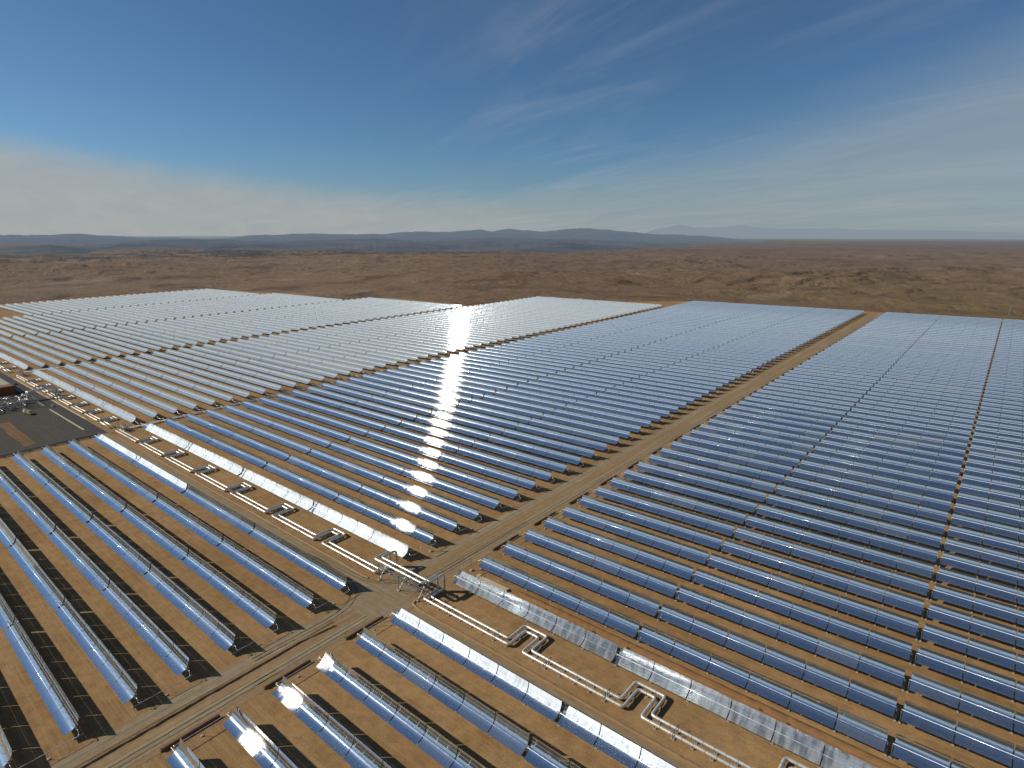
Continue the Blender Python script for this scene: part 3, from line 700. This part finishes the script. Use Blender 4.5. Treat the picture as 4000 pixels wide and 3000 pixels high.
def gallows(xs, sgn, label):
    """the raised crossover between the two rows next to the pipes, on a tall post"""
    root = bpy.data.objects.new('crossover_pipe', None); COL.objects.link(root); root.location = (xs, 0, 0); mb = MB()
    mb.tube(fillet([(0, 0, AX-0.1), (sgn*1.3, 0, 2.6), (sgn*1.5, 5.5, 2.4), (sgn*1.5, 5.5, 4.4), (sgn*1.5, 11.5, 4.6), (sgn*1.5, 11.5, 2.6), (sgn*1.3, S, 2.6), (0, S, AX-0.1)], 0.4, 3), 0.13, 8)
    link('pipe', mb.mesh('pipe', M_ALU, True), root)
    mb = MB(); mb.bar((sgn*1.5, 11.0, 0.2), (sgn*1.5, 11.0, 5.6), 0.16); mb.bar((sgn*1.9, 11.0, 0.2), (sgn*1.9, 11.0, 5.2), 0.12); p = link('post', mb.mesh('post', M_STEEL), root)
    mb = MB(); mb.box(sgn*1.5-0.5, sgn*1.5+0.7, 10.4, 11.6, 0, 0.6); link('footing', mb.mesh('footing', M_CONC), p)
    tag(root, label, 'pipe', G_X)
gallows(XA+0.4, 1, 'raised silver crossover pipe on a tall post behind the silvery trough, left of road')
gallows(XB-0.4, -1, 'raised silver crossover pipe on a tall post above the streaky trough, right of road')

# ------------------------------------------------------------------ main header pipes with expansion loops, portal over the dirt road
PR, PZ = 0.52, 1.15
def loop_run(xs, y, jut, half, z=PZ):
    pts = []
    for c in xs: pts += [(c-half, y, z), (c-half, jut, z), (c+half, jut, z), (c+half, y, z)]
    return pts
DL = [39.4+44.4*i for i in range(4)]; AL = [-79.4-44.6*i for i in range(6)]
def header(near, name, label):
    y = -16.3 if near else -13.8; jut = -7.0 if near else -4.7; hf = 2.95 if near else 5.0; yj = -8.6 if near else -6.4; e = 1.2 if near else -1.2
    zt = 7.6
    path = [(330, y, PZ)]+loop_run(DL[::-1], y, jut, -hf)+[(-7.0+(0 if near else 1.6), y, PZ), (-7.0+(0 if near else 1.6), yj, PZ), (-7.0+(0 if near else 1.6), yj, zt), (-7.0+(0 if near else 1.6), y, zt),
            (-36.5-(0 if near else -1.6), y, zt), (-36.5-(0 if near else -1.6), yj, zt), (-36.5-(0 if near else -1.6), yj, PZ), (-36.5-(0 if near else -1.6), y, PZ)]+loop_run(AL, y, jut, -hf if False else hf*-1)[:0]
    for c in AL: path += [(c+hf, y, PZ), (c+hf, jut, PZ), (c-hf, jut, PZ), (c-hf, y, PZ)]
    path.append((-345, y, PZ))
    mb = MB(); mb.tube(fillet(path, 1.15, 5), PR, 14)
    o = tag(link(name, mb.mesh(name, M_ALU, True)), label, 'pipeline', 'twin header pipes of the corridor')
    bands = MB(); segs = fillet(path, 1.15, 5); run = 0
    for a, b_ in zip(segs, segs[1:]):
        L = (b_-a).length
        if L > 2.4:
            k = max(1, int(L/3.1))
            for q in range(k):
                if -150 < a.x+(b_.x-a.x)*(q+0.5)/k < 130: c_ = a+(b_-a)*((q+0.5)/k); d = (b_-a).normalized()*0.07; bands.tube([c_-d, c_+d], PR+0.03, 14)
    bo = link('cladding_bands', bands.mesh('cladding_bands', M_STEEL), o); bo['kind'] = 'stuff'
    return o
header(True, 'header_pipe', 'fat silver header pipe with square expansion loops, service road side of its pair')
header(False, 'header_pipe', 'fat silver header pipe with square expansion loops, trough side of its pair')
def west_header(near, label):
    y = -16.3 if near else -13.8; jut = -7.0 if near else -4.7; hf = 2.95 if near else 5.0
    path = [(-358, y, PZ)]
    for c in [-384-36.5*i for i in range(7)]: path += [(c+hf, y, PZ), (c+hf, jut, PZ), (c-hf, jut, PZ), (c-hf, y, PZ)]
    path.append((-640, y, PZ))
    mb = MB(); mb.tube(fillet(path, 1.15, 3), PR, 10)
    tag(link('header_pipe', mb.mesh('header_pipe', M_ALU, True)), label, 'pipeline', 'twin header pipes of the corridor')
west_header(True, 'cream header pipe with loops beside the asphalt road, kerb side of its pair')
west_header(False, 'cream header pipe with loops beside the asphalt road, trough side of its pair')
def far_header(near, label):
    y = -16.3 if near else -13.8; jut = -7.0 if near else -4.7; hf = 2.95 if near else 5.0
    path = [(-675, y, PZ)]
    for c in [-706-44*i for i in range(5)]: path += [(c+hf, y, PZ), (c+hf, jut, PZ), (c-hf, jut, PZ), (c-hf, y, PZ)]
    path.append((-960, y, PZ))
    mb = MB(); mb.tube(fillet(path, 1.15, 3), PR, 8)
    tag(link('header_pipe', mb.mesh('header_pipe', M_ALU, True)), label, 'pipeline', 'twin header pipes of the corridor')
far_header(True, 'cream header pipe beyond the cross road at the photo edge, road side of its pair')
far_header(False, 'cream header pipe beyond the cross road at the photo edge, trough side of its pair')

# saddles under the pipes: a sliding shoe on a footing every 6 m, a tall guide frame every 22 m
mb = MB()
mb.box(-0.45, 0.45, -0.55, 0.55, 0, 0.18, 1); mb.bar((0, -0.4, 0.18), (0, -0.4, 0.68), 0.14); mb.bar((0, 0.4, 0.18), (0, 0.4, 0.68), 0.14); mb.box(-0.16, 0.16, -0.6, 0.6, 0.6, 0.70)
ME_SHOE = mb.mesh('saddle_frame', [M_DARK, M_CONC])
mb = MB(); mb.box(-0.6, 0.6, -0.8, 0.8, 0, 0.2, 1)
for s_ in (-1, 1): mb.bar((0, s_*0.72, 0.2), (0, s_*0.72, 1.95), 0.16)
mb.bar((0, -0.85, 1.9), (0, 0.85, 1.9), 0.16); mb.bar((0, -0.85, 0.5), (0, 0.85, 0.5), 0.16)
ME_GUIDE = mb.mesh('saddle_frame', [M_DARK, M_CONC])
def inside_loop(x, cs, hf): return any(abs(x-c) < hf+1.0 for c in cs)
base_obj = None
def saddle(x, y, me, lab, grp):
    global base_obj
    if base_obj is None: base_obj = o = link('pipe_saddle', me)
    else:
        o = base_obj.copy(); COL.objects.link(o); o.data = me
    o.location = (x, y, 0); tag(o, lab, 'pipe support', grp); return o
for x0, x1, cs, dx in ((-4, 200, DL, 5.6), (-330, -41, AL, 5.6)):
    n = int((x1-x0)/dx)
    for i in range(n+1):
        x = x0+i*dx
        for y, hf in ((-16.3, 2.95), (-13.8, 5.0)):
            if inside_loop(x, cs, hf): continue
            g = i % 4 == 2
            saddle(x, y, ME_GUIDE if g else ME_SHOE, 'dark square guide frame closing over a header pipe' if g else 'small dark saddle on a footing under a header pipe', 'guide frames on the header pipes' if g else 'saddles under the header pipes')
def loop_saddles(cs):
    for c in cs:
        for x, y in ((c-3, -10.5), (c+3, -10.5), (c-5, -9), (c+5, -9), (c, -7.0), (c, -4.7)):
            saddle(x, y, ME_SHOE, 'small dark saddle on a footing under a header pipe', 'saddles under the header pipes')
loop_saddles(DL[:3]); loop_saddles(AL[:4])

# steel trestle that carries the pipes over the dirt road
root = bpy.data.objects.new('pipe_trestle', None); COL.objects.link(root); root.location = (-20, -16, 0)
tag(root, 'steel trestle carrying the silver pipes over the dirt road crossing', 'trestle')
ya, yb = -17.9, -12.2
def rel(*p): return (p[0]+20, p[1]+16, p[2])
for x in (-32.2, -19.8, -8.6):
    mb = MB()
    for y in (ya, yb): mb.bar(rel(x, y, 0), rel(x, y, 6.9), 0.34)
    mb.bar(rel(x, ya-0.5, 6.85), rel(x, yb+0.5, 6.85), 0.34); mb.bar(rel(x, ya, 0.6), rel(x, yb, 6.5), 0.18); mb.bar(rel(x+3.2 if x > -20 else x+3.0, ya, 0.2), rel(x, ya, 6.2), 0.22); mb.bar(rel(x+3.0, yb, 0.2), rel(x, yb, 6.2), 0.22)
    lg = link('leg', mb.mesh('leg', M_STEEL), root)
    mb = MB()
    for y in (ya, yb):
        fb = MB(); fb.box(x+20-0.55, x+20+0.55, y+16-0.55, y+16+0.55, 0, 0.45); link('footing', fb.mesh('footing', M_CONC), lg)
mb = MB()
for y in (ya, yb):
    mb.bar(rel(-36.8, y, 6.6), rel(-6.6, y, 6.6), 0.32); mb.bar(rel(-32, y, 5.2), rel(-8.6, y, 5.2), 0.24)
    for i in range(9):
        x = -32+i*2.6; mb.bar(rel(x, y, 5.2), rel(x+1.3, y, 6.6), 0.12); mb.bar(rel(x+1.3, y, 6.6), rel(x+2.6, y, 5.2), 0.12)
for i in range(11): mb.bar(rel(-36.5+i*3, ya, 6.75), rel(-36.5+i*3, yb, 6.75), 0.2)
link('girder', mb.mesh('girder', M_STEEL), root)
for x, y in ((-13, -16.3), (-13, -13.8), (-24.5, -16.3), (-24.5, -13.8)):
    o = saddle(x, y, ME_GUIDE, None, None)
    for k_ in ('label', 'category', 'group'): 
        if k_ in o: del o[k_]
    o.parent = root; o.location = rel(x, y, 6.42); o.name = 'guide_frame'

# header pipes running along y between the blocks
def cross_header(x, y0, y1, label):
    root = bpy.data.objects.new('header_pipe_pair', None); COL.objects.link(root); root.location = (x, y0, 0)
    for dx in (-1.1, 1.1):
        mb = MB(); mb.tube([(dx, 0, 1.0), (dx, y1-y0, 1.0)], 0.36, 8); link('pipe', mb.mesh('pipe', M_STEEL, True), root)
    mb = MB(); n = int((y1-y0)/7)
    for i in range(n): mb.box(-1.6, 1.6, 3+i*7, 3.35+i*7, 0, 0.6)
    link('sleepers', mb.mesh('sleepers', M_DARK), root)
    tag(root, label, 'pipeline', 'header pipes running between the trough blocks')
cross_header(-344.5, -11, 900, 'pair of silver header pipes running away from the corridor between two trough blocks')
cross_header(-346.5, -225, -27, 'pair of silver header pipes along the edge of the dark gravel yard')
cross_header(-662, -8, 680, 'pair of silver header pipes beyond the long cream trough at the photo edge')

# thin jumper pipes from the header to each trough end near the gap
mb0 = MB(); mb0.tube(fillet([(-9.5, 0, AX-0.2), (-8.2, 0, 1.8), (-5, 0.6, 1.7), (-4.2, 1.9, 1.7), (0.5, 1.9, 1.7), (1.2, 0.4, 1.7), (6.5, 0, 1.8), (8.0, 0, AX-0.2)], 0.4, 2), 0.14, 6)
ME_JUMP = mb0.mesh('jumper_pipe', M_ALU, True)
for r in range(0, 26):
    o = link('jumper_pipe', ME_JUMP); o.location = (-344, row_y(r), 0)
    tag(o, 'thin bent silver pipe linking the %s trough row ends across the block gap' % ordinal(r+1), 'pipe', 'jumper pipes across the gap between blocks')

# pipe bridges over the asphalt road at the yard
def pipe_bridge(x, y0, y1, zt, n, label):
    root = bpy.data.objects.new('pipe_bridge', None); COL.objects.link(root); root.location = (x, y0, 0)
    for i in range(n):
        dx = (i-(n-1)/2)*1.7; mb = MB(); L = y1-y0
        mb.tube(fillet([(dx, -6 if n > 2 else 0, 1.2), (dx, 0, 1.2), (dx, 0, zt), (dx, L, zt), (dx, L, 1.0)], 1.8, 5), 0.5, 10); link('pipe', mb.mesh('pipe', M_ALU, True), root)
    for y in ((2.5, (y1-y0)*0.55, y1-y0-2.5) if n > 2 else (2, y1-y0-2)):
        mb = MB()
        for dx in (-n*0.95, n*0.95): mb.bar((dx, y, 0), (dx, y, zt-0.5), 0.3)
        mb.bar((-n*0.95-0.3, y, zt-0.65), (n*0.95+0.3, y, zt-0.65), 0.3); mb.bar((-n*0.95, y, 0.4), (n*0.95, y, zt-1), 0.14)
        link('leg', mb.mesh('leg', M_STEEL), root)
    tag(root, label, 'pipe bridge', 'pipe bridges over the asphalt road')
pipe_bridge(-514, -33.5, -11.5, 8.2, 4, 'tall bundle of silver pipes arching over the asphalt road beside the pipe rack')
pipe_bridge(-351.5, -25, -10.5, 6.6, 2, 'pair of silver pipes bridging the end of the asphalt road by the yard corner')
# valve cluster where the headers meet
def valve_cluster(x, y, label, big=1.0):
    root = bpy.data.objects.new('valve_station', None); COL.objects.link(root); root.location = (x, y, 0); rnd = random.Random(int(x))
    mb = MB()
    for i in range(5):
        px_ = -4+i*2; mb.tube(fillet([(px_, -2.5, 0.9), (px_, -0.5, 0.9), (px_, -0.5, 3.2*big+rnd.random()), (px_, 2, 3.2*big+rnd.random()), (px_, 2, 0.9), (px_, 4, 0.9)], 0.6, 3), 0.28, 8)
    link('pipework', mb.mesh('pipework', M_ALU, True), root)
    mb = MB()
    for i in range(5):
        px_ = -4+i*2; mb.box(px_-0.4, px_+0.4, -1.0, 0.0, 2.0*big, 2.8*big); mb.tube([(px_-0.5, -0.5, 3.0*big), (px_+0.5, -0.5, 3.0*big)], 0.4, 8)
    for sx in (-5, 5):
        for sy2 in (-2, 3): mb.bar((sx, sy2, 0), (sx, sy2, 4.2*big), 0.2)
    for sx in (-5, 5): mb.bar((sx, -2, 4.1*big), (sx, 3, 4.1*big), 0.18)
    for sy2 in (-2, 3): mb.bar((-5, sy2, 4.0*big), (5, sy2, 4.0*big), 0.18)
    link('valve_frame', mb.mesh('valve_frame', M_STEEL), root)
    tag(root, label, 'valve station', 'valve stations of the header pipes')
valve_cluster(-345, -11.5, 'tangle of silver valves where the corridor pipes meet the header at the yard corner')
valve_cluster(-648, -12, 'tall tangle of silver valves beside the cream trough at the photo edge', 1.7)
valve_cluster(-507, -13.5, 'low tangle of silver valves under the tall pipe bridge, trough side of the road')

# ------------------------------------------------------------------ yard: pipe rack, building, vehicles
root = bpy.data.objects.new('pipe_rack', None); COL.objects.link(root); root.location = (-500, -62, 0); rnd = random.Random(5)
mb = MB()
for y in range(-60, 31, 10):
    for x in (-17, -6, 6, 17): mb.bar((x, y, 0), (x, y, 6.2), 0.32)
    for z in (2.6, 4.4, 6.1): mb.bar((-17, y, z), (17, y, z), 0.26)
for x in (-17, -6, 6, 17):
    for z in (2.5, 4.3, 6.0): mb.bar((x, -60, z), (x, 30, z), 0.26)
link('rack_frame', mb.mesh('rack_frame', M_STEEL), root)
mb = MB()
for i in range(120):
    x = rnd.uniform(-17, 17); y = rnd.uniform(-60, 27); z = rnd.choice([1.2, 2.9, 4.8, 6.5]); L = rnd.uniform(3, 14); r_ = rnd.uniform(0.2, 0.48)
    if i % 3 == 0: mb.tube(fillet([(x, y, 0.4), (x, y, z+0.6), (x+2.4, y, z+0.6), (x+2.4, y+2.5, z+0.6), (x+2.4, y+2.5, 0.4)], 0.8, 3), r_, 7)
    elif i % 3 == 1: mb.tube([(x, y, z), (x, y+L, z)], r_, 7)
    else: mb.tube([(x, y, z), (min(x+L, 18), y, z)], r_, 7)
link('pipework', mb.mesh('pipework', M_ALU, True), root)
for i in range(26):
    x = rnd.uniform(-17, 15); y = rnd.uniform(-58, 26); mb = MB(); h = rnd.uniform(1.4, 4.2); a = rnd.uniform(0.5, 1.1)
    if i % 2: mb.tube([(x, y, 0), (x, y, h), (x, y, h+0.4)], [a, a, a*0.4], 12)
    else: mb.box(x, x+a*1.6, y, y+a*1.6, 0, h*0.7, 0, 0.1); mb.tube([(x+a*0.8, y-1.2, 0.8), (x+a*0.8, y+2, 0.8)], 0.3, 8)
    link('pump' if i % 2 == 0 else 'vessel', mb.mesh('pump' if i % 2 == 0 else 'vessel', M_ALU if i % 4 == 1 else M_STEEL), root)
tag(root, 'crowded steel pipe rack with silver pipes and valves beside the dark yard', 'pipe rack')

M_RED = simple('red_brown_facade', (0.22, 0.065, 0.028), 0.85, 0, 0.12, 0.4); M_ROOF = simple('beige_roof', (0.36, 0.32, 0.24), 0.9); M_GREYW = simple('grey_facade', (0.16, 0.19, 0.22), 0.7)
root = bpy.data.objects.new('plant_building', None); COL.objects.link(root); root.location = (-562, -40, 0)
mb = MB(); mb.box(-48, 12, -16, 3.5, 0, 8.6); link('wall', mb.mesh('wall', M_GREYW), root)
mb = MB(); mb.box(3, 13.2, -11, 4.6, 0, 9.0); link('facade', mb.mesh('facade', M_RED), root)
mb = MB(); mb.box(-49, 3, -17, 4.2, 8.6, 9.2); mb.box(-30, -24, -10, -4, 9.2, 11, 0, 0.2); link('roof', mb.mesh('roof', M_ROOF), root)
for i in range(4):
    mb = MB(); mb.box(-40+i*9, -35+i*9, 3.5, 3.6, 1.2, 3.6); link('window', mb.mesh('window', M_DARK), root)
tag(root, 'red brown flat roofed building with grey walls beside the parked cars', 'building')

M_TYRE = simple('tyre_rubber', (0.02, 0.02, 0.02), 0.9); M_GLASS = simple('car_glass', (0.03, 0.04, 0.05), 0.15)
def car_paint(n, c): return simple(n, c, 0.35, 0.1, 0.05, 1, 0.6)
def prism(mb, prof, y0, y1, mi=0, inset=0.0):
    k = len(mb.v); n = len(prof)
    mb.v += [(x, y0+(inset if z > 0.95 else 0), z) for x, z in prof]+[(x, y1-(inset if z > 0.95 else 0), z) for x, z in prof]
    mb.f.append(tuple(range(k, k+n))); mb.mi.append(mi); mb.f.append(tuple(range(k+2*n-1, k+n-1, -1))); mb.mi.append(mi)
    for i in range(n):
        j = (i+1) % n; mb.f.append((k+j, k+i, k+n+i, k+n+j)); mb.mi.append(mi)
wheel_mb = MB(); wheel_mb.tube([(0, -0.11, 0), (0, 0.11, 0)], 0.34, 14); ME_WHEEL = wheel_mb.mesh('wheel', M_TYRE, False)
def car(x, y, rz, paint, label, cat, grp, pickup=False):
    root = bpy.data.objects.new('parked_car' if grp else 'moving_car', None); COL.objects.link(root); root.location = (x, y, 0.07); root.rotation_euler.z = rz
    mb = MB()
    prism(mb, [(-2.15, 0.35), (2.2, 0.35), (2.25, 0.7), (2.0, 0.86), (1.0, 0.95), (-1.9, 0.95), (-2.2, 0.85)], -0.88, 0.88)
    prism(mb, [(-1.9, 0.951), (1.05, 0.951), (0.35, 1.48), (-1.35, 1.5)] if not pickup else [(-0.4, 0.951), (1.1, 0.951), (0.6, 1.7), (-0.35, 1.72)], -0.85, 0.85, 0, 0.1)
    link('body', mb.mesh('body', paint), root)
    mb = MB()
    a = [(-1.6, 1.0), (0.85, 1.0), (0.3, 1.41), (-1.25, 1.43)] if not pickup else [(-0.3, 1.0), (0.95, 1.0), (0.55, 1.6), (-0.28, 1.62)]
    for y0, s_ in ((-0.79, 1), (0.79, -1)):
        k = len(mb.v); mb.v += [(px_, y0-s_*0.075+ (z-0.95)*0.05*s_, z) for px_, z in a]; mb.f.append((k, k+1, k+2, k+3)); mb.mi.append(0)
    x0 = 1.08 if not pickup else 1.13; mb.quad((x0-.06, -0.7, 1.0), (x0-.06, 0.7, 1.0), (x0-.63, 0.66, 1.44), (x0-.63, -0.66, 1.44))
    link('window', mb.mesh('window', M_GLASS), root)
    for wx in (-1.35, 1.4):
        for wy in (-0.8, 0.8): link('wheel', ME_WHEEL, root, (wx, wy, 0.34))
    tag(root, label, cat, grp)
PW, PD, PS, PRD = car_paint('white_car_paint', (0.75, 0.75, 0.74)), car_paint('dark_car_paint', (0.03, 0.035, 0.045)), car_paint('silver_car_paint', (0.4, 0.41, 0.43)), car_paint('rust_car_paint', (0.16, 0.07, 0.04))
GP = 'cars parked in front of the red brown building'
for y, p, lab, pk in ((-48.4, PS, 'silver car at the photo edge, end of the row by the building', 0), (-45.4, PW, 'white car second from the photo edge in the row by the building', 1), (-42.4, PS, 'silver car in the middle of the row in front of the building', 0), (-39.3, PRD, 'rust brown car parked between a silver and a dark car', 1), (-36.6, PD, 'dark car parked beside the rust brown one', 0), (-33.2, PW, 'white van standing in front of the building corner', 1), (-30.0, PW, 'white car parked closest to the tall pipe bridge', 0)):
    car(-536 if y < -34 else -535, y, R(100), p, lab, 'car', GP, pk)
car(-471, -25.4, 0.05, PS, 'silver car driving on the asphalt road past the yard entrance', 'car', None)
car(-600, -25.4, 0.03, PD, 'dark car on the asphalt road beyond the red brown building', 'car', None)
# mobile crane standing in the yard
M_YEL = simple('olive_yellow_paint', (0.27, 0.22, 0.05), 0.6)
root = bpy.data.objects.new('mobile_crane', None); COL.objects.link(root); root.location = (-459, -44.5, 0.05); root.rotation_euler.z = R(12)
mb = MB(); mb.box(-6, 6, -1.3, 1.3, 0.9, 1.7, 0, 0.05); link('chassis', mb.mesh('chassis', M_YEL), root)
mb = MB(); mb.box(-6.4, -4.4, -1.25, 1.25, 1.7, 3.1, 0, 0.2); link('cab', mb.mesh('cab', M_WHITE), root)
mb = MB(); mb.box(-1.5, 3.5, -1.2, 1.2, 1.71, 3.0, 0, 0.2); mb.box(-0.5, 1.2, 1.25, 2.0, 1.8, 3.2, 0, 0.1); link('turntable', mb.mesh('turntable', M_YEL), root)
mb = MB(); mb.bar((3.2, 0, 2.9), (-7.5, 0, 4.0), 0.75); mb.bar((2, 0, 3.1), (-8.6, 0, 4.2), 0.5); link('boom', mb.mesh('boom', M_YEL), root)
mb = MB()
for x in (-4.6, -3, 2.6, 4.6):
    for y in (-1.15, 1.15): mb.tube([(x, y-0.2, 0.6), (x, y+0.2, 0.6)], 0.6, 12)
link('wheel', mb.mesh('wheel', M_TYRE), root)
tag(root, 'olive yellow mobile crane with lowered boom parked in the dark yard', 'crane')

mb = MB(); mb.tube([(0, 0, 0), (0, 0, 9)], [0.12, 0.07], 8); mb.bar((0, 0, 8.9), (1.6, 0, 9.2), 0.09)
root = link('lamp_post', mb.mesh('lamp_post', M_STEEL), None, (-470, -47, 0)); mb = MB(); mb.box(1.4, 2.1, -0.15, 0.15, 9.1, 9.3); link('lamp_head', mb.mesh('lamp_head', M_STEEL), root)
tag(root, 'thin grey lamp post in the dark yard between the pipe rack and the crane', 'lamp post')
# concrete channel and shrubs behind the streaky trough
mb = MB(); mb.box(0, 15, -0.75, -0.2, 0, 1.0); mb.box(0, 15, 0.3, 0.75, 0, 0.7); mb.box(-1.4, 0, -0.9, 0.9, 0, 1.1)
o = link('drain_channel', mb.mesh('drain_channel', M_TAN), None, (-0.5, 9.2, 0)); tag(o, 'pale concrete drain channel on the soil behind the streaky grey trough', 'drain')
M_LEAF = simple('dry_leaf', (0.085, 0.082, 0.038), 0.9, 0, 0.4, 3)
def shrub_mesh(seed):
    rnd = random.Random(seed); mb = MB()
    for i in range(12):
        a = rnd.uniform(0, 6.28); mb.bar((0, 0, 0), (math.cos(a)*0.4, math.sin(a)*0.4, 0.5), 0.03, 1, 3)
    for i in range(150):
        a, b_, rr = rnd.uniform(0, 6.28), rnd.uniform(0.05, 1.3), rnd.uniform(0.35, 1.0)
        c = Vector((math.cos(a)*math.cos(b_)*rr, math.sin(a)*math.cos(b_)*rr, math.sin(b_)*rr*0.75+0.05))
        u = Vector((rnd.gauss(0, 1), rnd.gauss(0, 1), rnd.gauss(0, 1))).normalized()*rnd.uniform(0.06, 0.13); v = u.orthogonal().normalized()*0.07
        mb.quad(tuple(c-u), tuple(c+v), tuple(c+u), tuple(c-v))
    return mb.mesh('desert_shrub', [M_LEAF, M_DARK])
SHR = [shrub_mesh(i) for i in range(4)]
rnd = random.Random(21); base = None
spots = []
for i in range(46):
    q = rnd.random()
    if q < 0.75: spots.append((rnd.choice([31, 42, 47, 58, 66, 75, 90, 110, 120])+rnd.gauss(0, 3.5), rnd.uniform(5.5, 12)))
    elif q < 0.9: spots.append((rnd.uniform(-330, -50), rnd.uniform(5, 10)))
    else: spots.append((rnd.uniform(2, 90), rnd.uniform(-47, -40)))
for x, y in spots:
    if base is None: base = o = link('desert_shrub', SHR[0])
    else:
        o = base.copy(); COL.objects.link(o); o.data = SHR[rnd.randrange(4)]
    s_ = rnd.uniform(0.35, 1.15); o.location = (x, y, 0); o.scale = (s_, s_, s_*rnd.uniform(0.7, 1)); o.rotation_euler.z = rnd.uniform(0, 6)
    tag(o, 'low dry olive green shrub growing on bare orange soil', 'shrub', 'dry shrubs between the trough rows')
# eroded bank of loose soil behind the streaky trough
def bank(name, x0, x1, y0, y1, h, seed):
    nx, ny = 220, 14; X, Y = np.meshgrid(np.linspace(x0, x1, nx), np.linspace(y0, y1, ny)); v = (Y-y0)/(y1-y0)
    g = fbm(X, Y*0.35, 2.2, 4, seed, 0.55, True)
    Z = h*np.minimum(sstep(v, 0, 0.55), sstep(1-v, 0, 0.35))*(0.55+0.6*g)*np.minimum(1, np.minimum(X-x0, x1-X)/6)-0.03
    return grid_mesh(name, X, Y, Z, M_PATCH2)
M_PATCH2 = track_mat('bank_soil', (0.27, 0.138, 0.056), (0.33, 0.18, 0.075), (0.29, 0.15, 0.06), 'x')
struct('soil_bank', bank('soil_bank', 16, 200, 8.2, 12.4, 0.9, 4))

# ------------------------------------------------------------------ far away: town, pylons, sheds
rnd = random.Random(3); mb = MB()
for i in range(520):
    px_ = rnd.choice([rnd.gauss(1150, 330), rnd.gauss(700, 260), rnd.gauss(1950, 230)]); py_ = rnd.gauss(985 if px_ < 1300 else 972, 5)
    d = bearing(px_, py_); hl = math.hypot(d[0], d[1]); r_ = rnd.uniform(4500, 6600)
    x, y = CAM[0]+d[0]/hl*r_, CAM[1]+d[1]/hl*r_; z = float(height(np.array([x]), np.array([y]))[0][0]); a = rnd.uniform(5, 12); h = rnd.uniform(2.5, 5.5)
    mb.box(x-a/2, x+a/2, y-a/2, y+a/2, z-3, z+h, rnd.randrange(2))
def town_mat(name, c):
    mt, t = material(name); pos = t.new('ShaderNodeNewGeometry').outputs['Position']
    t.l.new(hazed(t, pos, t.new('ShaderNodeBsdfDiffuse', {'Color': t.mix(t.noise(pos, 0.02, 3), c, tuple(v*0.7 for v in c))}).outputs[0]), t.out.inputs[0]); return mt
M_T1 = town_mat('town_render', (0.20, 0.135, 0.09)); M_T2 = town_mat('town_render_pale', (0.30, 0.23, 0.175))
tag(link('distant_town', mb.mesh('distant_town', [M_T1, M_T2])), kind='stuff', label='distant town of tiny pale houses below the far hills', cat='town')
def tower(px_, base_py, top_py, r_, label):
    d = bearing(px_, base_py); hl = math.hypot(d[0], d[1]); x, y = CAM[0]+d[0]/hl*r_, CAM[1]+d[1]/hl*r_
    z = float(height(np.array([x]), np.array([y]))[0][0]); h = (base_py-top_py)/FPX*r_
    mb = MB()
    for a, b_ in ((-1, -1), (1, -1), (1, 1), (-1, 1)): mb.bar((a*h*.09, b_*h*.09, 0), (a*.3, b_*.3, h), 0.45)
    for i in range(6):
        f0 = i/6; s_ = h*.09*(1-f0)+.3*f0; mb.bar((-s_, -s_, h*f0), (s_, -s_, h*(f0+.16)), 0.25); mb.bar((s_, s_, h*f0), (-s_, s_, h*(f0+.16)), 0.25)
    for k, f0 in enumerate((0.72, 0.84, 0.95)): mb.bar((-h*.16, 0, h*f0), (h*.16, 0, h*f0), 0.4)
    o = link('transmission_tower', mb.mesh('transmission_tower', M_STEEL), None, (x, y, z)); tag(o, label, 'pylon', 'transmission towers in the desert')
tower(3951, 1182, 1150, 1500, 'thin steel transmission tower on the olive slope at the right edge')
tower(1762, 1140, 1118, 2100, 'thin steel transmission tower in the desert above the white sun glare')
# site cabins at the far edge of the field
for i, (x, y, l, wd, h, mt, lab) in enumerate(((-628, 922, 14, 4, 3.4, M_WHITE, 'long white site cabin at the far field edge beside the sun glare'), (-606, 918, 8, 4, 3.2, M_WHITE, 'short white site cabin at the far field edge beside the sun glare'), (-560, 930, 10, 6, 3, M_TAN, 'tan shed at the far field edge right of the sun glare'))):
    mb = MB(); mb.box(-l/2, l/2, -wd/2, wd/2, 0, h); root = link('site_cabin', mb.mesh('site_cabin', mt), None, (x, y, 0))
    mb = MB(); mb.box(-l/2-0.2, l/2+0.2, -wd/2-0.2, wd/2+0.2, h, h+0.25); link('roof', mb.mesh('roof', M_ROOF), root)
    mb = MB(); mb.box(-0.5, 0.5, -wd/2-0.06, -wd/2-0.01, 0, 2.1); link('door', mb.mesh('door', M_DARK), root)
    tag(root, lab, 'cabin', 'cabins at the far edge of the field')
mb = MB(); mb.box(-60, 60, -2, 2, -1, 2.2, 0, 0.4); tag(link('soil_heap', mb.mesh('soil_heap', M_PATCH), None, (-60, 1035, 0)), 'long pinkish heap of soil beyond the end of the dirt road', 'soil heap')
